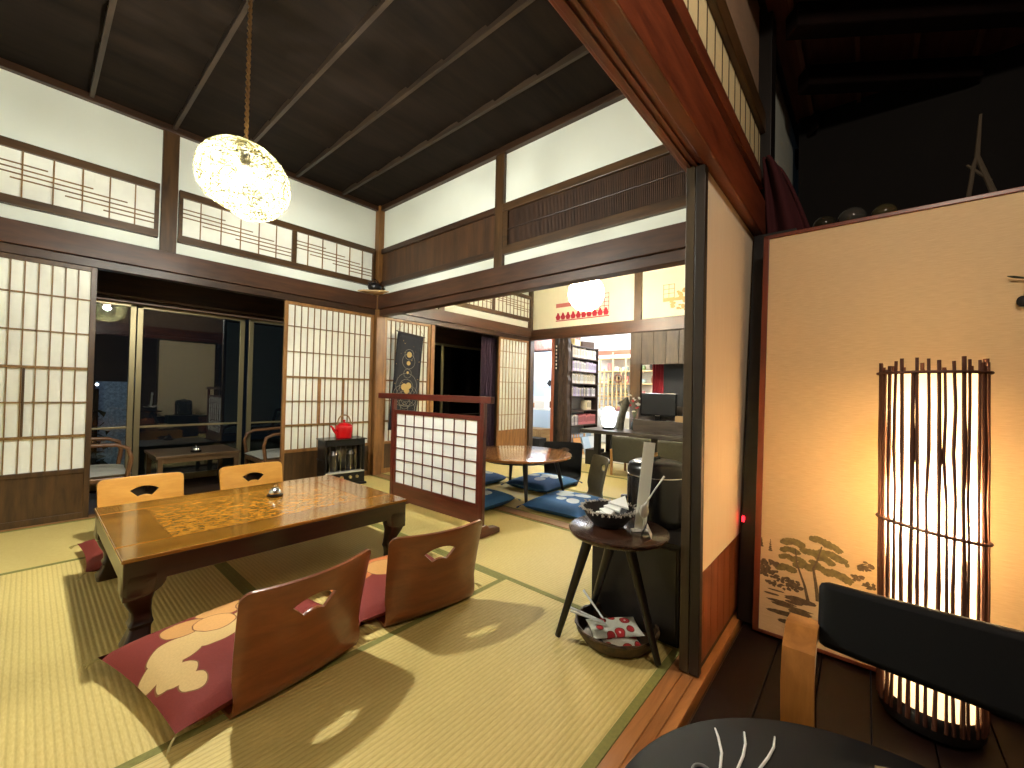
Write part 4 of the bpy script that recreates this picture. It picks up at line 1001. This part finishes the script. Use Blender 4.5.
# ================================================================== RIGHT-HAND ROOM
# leaning painted panel
A_ = math.atan2(.147, 1.642)
T = thing('painted_panel', 'tall gold paper folding panel painted with ink pines behind the bamboo lamp', 'screen', (1.956, 0, 0)); T.rotation_euler = (0, A_, 0)
PB, PT, PR, PH = .349, -.50, .02, 1.667
gm, nt, bb = newmat('gold_paper'); f_ = noise(nt, coords(nt, (1, 5, 60)), 5, 3, .6)
nt.links.new(ramp(nt, f_, [(.3, lin((216, 188, 144))), (.7, lin((228, 202, 158)))]), bb.inputs['Base Color']); bb.inputs['Roughness'].default_value = .6; bump(nt, bb, f_, .25, .004)
MB().box(0, .012, PT, PB, .0, PH).build('panel_board', gm, T)
fr = wood('panel_frame', (92, 38, 22), (132, 64, 38), 'z', 1, .35)
b = MB(); b.box(-.006, .02, PB-.022, PB, 0, PH).box(-.006, .02, PT, PT+.022, 0, PH).box(-.006, .02, PT, PB, PH-.016, PH).box(-.006, .02, PT, PB, 0, .012); b.build('frame', fr, T, bevel=.002)
ink = plain('ink_green', (120, 106, 62), .8, var=.35, vs=60); inkd = plain('ink_dark', (100, 82, 58), .8, var=.4, vs=70); inkb = plain('ink_brown', (150, 120, 84), .8)
def blob(b, y, z, ry, rz_, rnd, x=-.0008, n=22, jag=.18):
    b.bm.faces.new([b.bm.verts.new((x, y+ry*(1+rnd.uniform(-jag, jag))*math.cos(a), z+rz_*(1+rnd.uniform(-jag, jag))*math.sin(a))) for a in [2*PI*i/n for i in range(n)]])
rnd = random.Random(17)
can = [(0.218, 0.381, 0.036, 0.013), (0.227, 0.349, 0.03, 0.011), (0.235, 0.32, 0.026, 0.01), (0.199, 0.319, 0.023, 0.01), (0.239, 0.277, 0.031, 0.013), (0.183, 0.3, 0.029, 0.012), (0.126, 0.406, 0.035, 0.013), (0.093, 0.394, 0.026, 0.011), (0.154, 0.355, 0.036, 0.012), (0.116, 0.342, 0.028, 0.012), (0.097, 0.362, 0.041, 0.012), (0.06, 0.349, 0.014, 0.008), (0.144, 0.32, 0.019, 0.008), (0.129, 0.304, 0.035, 0.011), (0.078, 0.296, 0.039, 0.013), (0.05, 0.287, 0.012, 0.007)]
b = MB()
for i, c in enumerate(can):
    for k in range(5):
        t = (k-2)/2.2; blob(b, c[0]+c[2]*t*.75, c[1]-.004*t*t*2+rnd.uniform(-.001, .002)-(.012*-t if c[0] < .16 else 0)*.6, c[2]*.50, c[3]*.95, rnd, -.0006-.00004*(i*5+k) % .0006)
b.build('pine_canopies', ink, T)
b = MB()
for i, c in enumerate([(0.314, 0.278, 0.013, 0.013), (0.282, 0.281, 0.014, 0.013), (0.303, 0.26, 0.027, 0.018), (0.319, 0.237, 0.015, 0.015), (0.286, 0.24, 0.029, 0.018), (0.259, 0.224, 0.021, 0.015), (0.285, 0.204, 0.021, 0.012), (0.228, 0.227, 0.013, 0.015), (0.237, 0.2, 0.03, 0.018), (0.202, 0.2, 0.02, 0.02), (0.207, 0.222, 0.02, 0.012)]):
    for k in range(9): blob(b, c[0]+rnd.uniform(-1, 1)*c[2]*.8, c[1]+rnd.uniform(-1, 1)*c[3]*.8, rnd.uniform(.005, .010), rnd.uniform(.004, .008), rnd, -.0009-.00002*(i*9+k) % .0005, 9, .3)
b.build('painted_shrubs', inkd, T)
for c in [(-.008, .354, .021, .010), (.002, .337, .019, .008), (-.011, .279, .025, .014), (.02, .30, .02, .01)]:
    b = MB(); b.box(-.0006, -.0003, c[0]-c[2]*.8, c[0]+c[2]*.8, c[1]-.0015, c[1]+.0015)
    for k in range(9): blob(b, c[0]+rnd.uniform(-1, 1)*c[2]*.8, c[1]+rnd.uniform(-1, 1)*c[3]*.8, rnd.uniform(.005, .009), rnd.uniform(.004, .007), rnd, -.0009-.00003*k, 9, .3)
    b.build('painted_sprig', inkd, T)
for c in ((.325, .352, .006, .018), (.294, .345, .007, .024)):
    b = MB()
    for k in range(6): blob(b, c[0], c[1]+c[3]*(1-k/3), .0015+.0011*k, .004, rnd, -.001-.00003*k, 8, .3)
    b.build('painted_fir', inkd, T)
b = MB()
for i, c in enumerate([(0.19, 0.164, 0.05, 0.012), (0.252, 0.139, 0.05, 0.006), (0.285, 0.161, 0.027, 0.004), (0.221, 0.129, 0.07, 0.006), (0.256, 0.098, 0.046, 0.008), (0.225, 0.103, 0.04, 0.006), (0.235, 0.070, 0.028, 0.008), (0.19, 0.118, 0.039, 0.010), (.21, .15, .03, .006), (.27, .178, .03, .003)]): blob(b, *c, rnd, -.0006-.00005*i, 26, .12)
b.build('rocks', inkd, T)
def stroke(b, pts, r0_, r1_):
    for (a, c), k in zip(zip(pts, pts[1:]), range(99)):
        ra = r0_+(r1_-r0_)*k/(len(pts)-1); rb = r0_+(r1_-r0_)*(k+1)/(len(pts)-1)
        b.bm.faces.new([b.bm.verts.new(q) for q in ((-.0014, a[0]-ra, a[1]), (-.0014, a[0]+ra, a[1]), (-.0014, c[0]+rb, c[1]), (-.0014, c[0]-rb, c[1]))])
b = MB(); stroke(b, [(.165, .17), (.169, .187), (.177, .225), (.19, .262), (.203, .30), (.21, .358)], .006, .002)
stroke(b, [(.135, .18), (.138, .209), (.143, .247), (.151, .297), (.139, .33), (.126, .385)], .007, .0022); b.build('trunks', inkd, T)
# tall plain black strip leaning behind the panel, next to the door
o = MB().rbox((0, 0, .87), (.02, .17, 1.74)).build('leaning_strip', plain('strip_black', (14, 12, 12), .4), bevel=.003)
o.location = (2.0, .33, 0); o.rotation_euler = (0, math.atan2(.26, 1.75), 0); tag(o, 'tall black strip leaning between the painted panel and the cream sliding door', 'board')
# bamboo lamp
T = thing('bamboo_lamp', 'tall glowing paper lamp caged in thin bamboo twigs before the painted panel', 'lamp', (1.79, -.150, 0))
LR = .112
tw = wood('twig', (62, 30, 20), (104, 58, 36), 'z', 3, .6)
MB().lathe([(LR-.006, .06), (LR-.006, 1.035)], n=48, cap=False).build('paper_shade', translucent('lamp_washi', (255, 244, 218), .5, (255, 210, 150), 1.1), T, smooth=True)
MB().lathe([(LR, 0), (LR+.004, .01), (LR+.004, .05), (LR-.004, .06)], n=36).build('base', blackw('x'), T, smooth=True)
MB().sphere((0, 0, .70), .03, n=10).build('bulb', emis('warm_bulb', (255, 190, 100), 40), T, smooth=True)
MB().tube([(0, 0, .05), (0, 0, .66)], .006, 8).build('lamp_post', blackm, T)
rnd = random.Random(23); n_ = 38
for i in range(n_):
    a = 2*PI*(i+rnd.uniform(-.25, .25))/n_; a2 = a+rnd.uniform(-.07, .07); R_ = LR+.004; top = 1.05+rnd.uniform(-.012, .03)
    pts = []
    kn = rnd.uniform(-.05, .05)
    for k in range(9):
        t = k/8; aa = a+(a2-a)*t+kn*math.sin(t*PI*rnd.choice((1, 1, 2)))*.6+rnd.uniform(-.008, .008); pts.append((R_*math.cos(aa), R_*math.sin(aa), .03+(top-.03)*t))
    r_ = rnd.uniform(.0032, .0056)
    MB().tube(pts, [r_*(1.25 if k % 3 == 0 else 1) for k in range(9)], 7).build('twig', tw, T, smooth=True)
for z, tilt in ((1.035, 0), (.565, .02)):
    for R_ in (LR+.010, LR-.001):
        MB().tube([(R_*math.cos(t), R_*math.sin(t), z+tilt*math.cos(t-2.2)) for t in [2*PI*i/40 for i in range(41)]], .0045, 6, False).build('binding_ring', tw, T, smooth=True)
# foreground armchair
T = thing('armchair', 'black padded armchair with curved wooden arm in front of the bamboo lamp', 'chair', (1.12, -.22, -.012))
pad = plain('black_leather', (9, 9, 10), .7, spec=.25)
def band(u, v, th=0):
    y = .29-.62*u; x = -.045+.05*(y/.3)**2*0-.02*math.sin(u*PI); h = .115+.035*u; z0 = .468-.02*u
    return (x+.035*(v-.5), y, z0+h*v)
m = MB(); m.grid(26, 10, lambda u, v: band(u, v)); m.build('backrest', pad, T, smooth=True, solid=.055, bevel=.014)
arm = wood('arm_beech', (140, 84, 34), (192, 128, 60), 'z', 1, .35)
for s in (1, -1):
    m = MB(); rings = []
    prof = [(.0, .465), (-.05, .495), (-.11, .503), (-.15, .48), (-.165, .43), (-.16, .36), (-.14, .25), (-.12, .12), (-.11, .012)]
    for k, (x, z) in enumerate(prof):
        w2 = .026; y = s*.315
        a = prof[max(0, k-1)]; c = prof[min(len(prof)-1, k+1)]; t = Vector((c[0]-a[0], 0, c[1]-a[1])).normalized(); nn = Vector((t.z, 0, -t.x))*.011
        rings.append([(x-nn.x, y-w2, z-nn.z), (x-nn.x, y+w2, z-nn.z), (x+nn.x, y+w2, z+nn.z), (x+nn.x, y-w2, z+nn.z)])
    m.loft(rings).build('armrest', arm, T, smooth=True, bevel=.003)
    m = MB().tube([(.0, s*.315, .46), (.02, s*.315, .3), (.06, s*.315, .0)], .016, 8); m.build('rear_leg', pad, T, smooth=True)
MB().box(-.34+.02, .0, -.28, .28, .16, .25).build('seat', pad, T, bevel=.025)
T.rotation_euler = (0, 0, math.radians(0))
# round foreground table
T = thing('round_table', 'round black table with three white curved marks at the bottom of the picture', 'table', (.524, -.05, -.012))
MB().lathe([(.27, .435), (.29, .44), (.297, .450), (.297, .458), (.292, .462)], n=72).build('tabletop', plain('black_table', (14, 15, 18), .6, spec=.15), T, smooth=True)
MB().tube([(0, 0, 0.02), (0, 0, .436)], .025, 16).build('column', blackm, T, smooth=True)
MB().lathe([(.19, 0), (.19, .01), (.05, .03)], n=40).build('foot', blackm, T, smooth=True)
for k, L_ in enumerate((((.690, .171), (.676, .163), (.650, .152), (.600, .143)), ((.712, .136), (.690, .130), (.665, .128), (.61, .130)), ((.733, .100), (.71, .098), (.685, .101), (.63, .112)))):
    MB().tube([(x-.524, y+.05, .4625) for x, y in L_], [.0012, .0018, .0020, .0018], 6).build('curved_mark', white, T)
MB().tube([(.598-.524+.012*math.cos(t), .163+.05+.012*math.sin(t), .463) for t in [2*PI*i/20 for i in range(21)]], .0022, 6, False).build('ring_mark', plain('grey_ring', (110, 110, 112), .5), T)
T = thing('framed_dish', 'small wooden framed tray on the right side of the round black table', 'tray', (.715, -.075, .4505), math.radians(28))
b = MB(); 
for s in (-1, 1): b.box(s*.055-.006, s*.055+.006, -.04, .04, 0, .014).box(-.055, .055, s*.034-.006, s*.034+.006, 0, .014)
b.build('frame', wood('tray_wood', (110, 90, 62), (150, 128, 92), 'x'), T, bevel=.001)
MB().box(-.05, .05, -.03, .03, 0, .004).build('base', blackm, T)
# red parasol-like cloth and things over the panel
m = MB(); m.grid(16, 16, lambda u, v: (2.34+.03*math.sin(u*9), .395-.03*v-(.05+.15*v**.7)*u**1.0, 2.14-.50*v-.05*u*u))
o = m.build('red_cloth', plain('wine_cloth', (60, 8, 16), .9), smooth=True, solid=.012); tag(o, 'dark wine red cloth hanging beside the black post above the painted panel', 'cloth')
# glass floats on a high ledge behind the panel
o = MB().box(2.55, 2.80, -2.0, .36, 1.77, 1.80).build('high_ledge', blackw('y'), bevel=.004); tag(o, 'dark high ledge behind and above the painted panel', 'shelf')
for k, (y, r_, c, t_) in enumerate(((.17, .05, (50, 48, 38), 'left, olive'), (.06, .058, (70, 70, 66), 'middle, grey'), (-.06, .05, (74, 68, 46), 'right, amber'))):
    o = MB().sphere((0, 0, 0), r_, (1, 1, .92), 14).build('glass_float', plain('float_%d' % k, c, .12), smooth=True); o.location = (2.66, y, 1.80+r_*.92); tag(o, f'dim glass ball on the high dark ledge, {t_} one', 'ornament', 'glass balls on the high ledge')
m = MB()
m.tube([(2.66, -.42, 1.80), (2.66, -.36, 2.02), (2.66, -.37, 2.20)], [.012, .009, .005], 8)
m.tube([(2.66, -.33, 1.80), (2.66, -.35, 1.98), (2.66, -.36, 2.03)], [.008, .008, .005], 8)
m.tube([(2.66, -.40, 1.90), (2.66, -.33, 1.99)], [.007, .005], 8)
o = m.build('branch_ornament', plain('bleached_branch', (84, 74, 60), .8), smooth=True); tag(o, 'bleached forked branch standing on the high ledge at upper right', 'ornament')
# leaf ornament at the right edge of the panel
T = thing('leaf_ornament', 'small dark leaf and berry sprig fixed to the panel at the right picture edge', 'ornament', (1.956, 0, 0)); T.rotation_euler = (0, A_, 0)
m = MB(); m.tube([(-.01, -.347, 1.368), (-.014, -.36, 1.362), (-.012, -.385, 1.355)], [.0012, .004, .003], 6); m.build('leaf', plain('leaf_dark', (42, 44, 26), .6), T, smooth=True)
m = MB(); m.sphere((-.012, -.378, 1.28), .014, (.7, 1, 1.3), 10); m.build('berry', blackm, T, smooth=True)
MB().tube([(-.012, -.384, 1.356), (-.011, -.383, 1.29)], .0016, 6).build('stem', blackm, T)
o = MB().tube([(2.02, .404, .424), (2.02, .396, .424)], .013, 14).build('pilot_light', emis('red_pilot', (255, 30, 40), 3)); tag(o, 'tiny glowing red pilot light beside the cream sliding door', 'light')

# ================================================================== VERANDA FURNITURE
T = thing('veranda_table', 'low dark wooden table on the dark veranda behind the glass', 'table', (.99, 4.64, -.01))
vt = wood('veranda_wood', (66, 48, 32), (104, 80, 54), 'x', 1, .35)
MB().box(-.30, .30, -.27, .27, .34, .362).build('tabletop', vt, T, bevel=.003)
b = MB(); b.box(-.28, .28, -.255, -.24, .30, .34).box(-.28, .28, .24, .255, .30, .34).box(-.28, -.265, -.25, .25, .30, .34).box(.265, .28, -.25, .25, .30, .34); b.build('apron', vt, T)
for sx in (-1, 1):
    for sy in (-1, 1): MB().box(sx*.27-.017, sx*.27+.017, sy*.24-.017, sy*.24+.017, 0, .34).build('leg', vt, T, bevel=.002)
r2 = dup(B if False else bpy.data.objects['counter_bell'], (.98, 4.50, .352), .3, 'small chrome call bell on the dark veranda table')
def vchair(label, loc, rz, first=None):
    if first: return dup(first, loc, rz, label)
    T = thing('veranda_armchair', label, 'chair', loc, rz, 'bentwood armchairs on the veranda')
    bw_ = wood('bentwood', (92, 60, 36), (134, 94, 58), 'x', 1, .35)
    pillow_mesh(.50, .50, .07).build('seat_cushion', plain('grey_cushion', (170, 168, 158), .85), T, smooth=True)
    T.children[0].location = (0, 0, .225)
    MB().box(-.24, .24, -.24, .24, .20, .235).build('seat_frame', bw_, T, bevel=.006)
    for s in (-1, 1):
        m = MB(); m.tube([(.22, s*.26, .0), (.21, s*.265, .20), (.235, s*.27, .38), (.215, s*.27, .455), (.15, s*.27, .485), (.0, s*.27, .49), (-.16, s*.265, .50), (-.24, s*.24, .52)], .0155, 10); m.build('arm_loop', bw_, T, smooth=True)
        MB().tube([(-.22, s*.23, 0), (-.24, s*.235, .30), (-.30, s*.22, .66)], .016, 10).build('rear_leg', bw_, T, smooth=True)
    m = MB(); m.tube([(-.30, -.22, .66), (-.325, -.1, .67), (-.33, 0, .67), (-.325, .1, .67), (-.30, .22, .66)], .018, 10); m.build('top_rail', bw_, T, smooth=True)
    m = MB(); m.grid(8, 8, lambda u, v: (-.255-.055*v-.02*math.sin(u*PI), -.19+.38*u, .28+.34*v)); m.build('backrest', plain('grey_cushion', (170, 168, 158), .85), T, smooth=True, solid=.03)
    return T
v1 = vchair('bentwood armchair with grey cushion at the left end of the veranda table', (.30, 4.60, -.01), 0)
vchair('bentwood armchair with grey cushion at the right end of the veranda table', (1.72, 4.66, -.01), PI, v1)
# garden outside
L = thing('garden_lantern', 'small lit lantern out in the dark garden behind the glass', 'lamp', (.535, 7.0, -.45))
MB().tube([(0, 0, 0), (0, 0, 1.32)], .02, 10).build('post', blackm, L)
MB().sphere((0, 0, 1.37), .016, n=10).build('glass_globe', emis('lantern_glow', (235, 242, 255), 8), L, smooth=True)
o = MB().box(.62, .98, 8.2, 8.3, -.45, .96).build('garden_wall', plain('speckled_wall', (170, 184, 210), .9, var=.5, vs=30)); tag(o, 'low speckled pale wall in the night garden beyond the glass', 'wall')
m = MB(); rnd = random.Random(77)
for k in range(260):
    p = Vector((rnd.gauss(.32, .16), rnd.gauss(7.4, .2), rnd.uniform(-.4, .62))); s_ = rnd.uniform(.04, .09)
    q = [p+Vector((rnd.uniform(-1, 1), rnd.uniform(-1, 1), rnd.uniform(-1, 1)))*s_ for _ in range(3)]
    m.bm.faces.new([m.bm.verts.new(v) for v in q])
m.tube([(.32, 7.4, -.45), (.32, 7.4, .4)], .02, 6)
o = m.build('garden_shrub', plain('night_leaf', (30, 44, 30), .8)); tag(o, 'dark shrub silhouette in the night garden outside the left window', 'shrub')
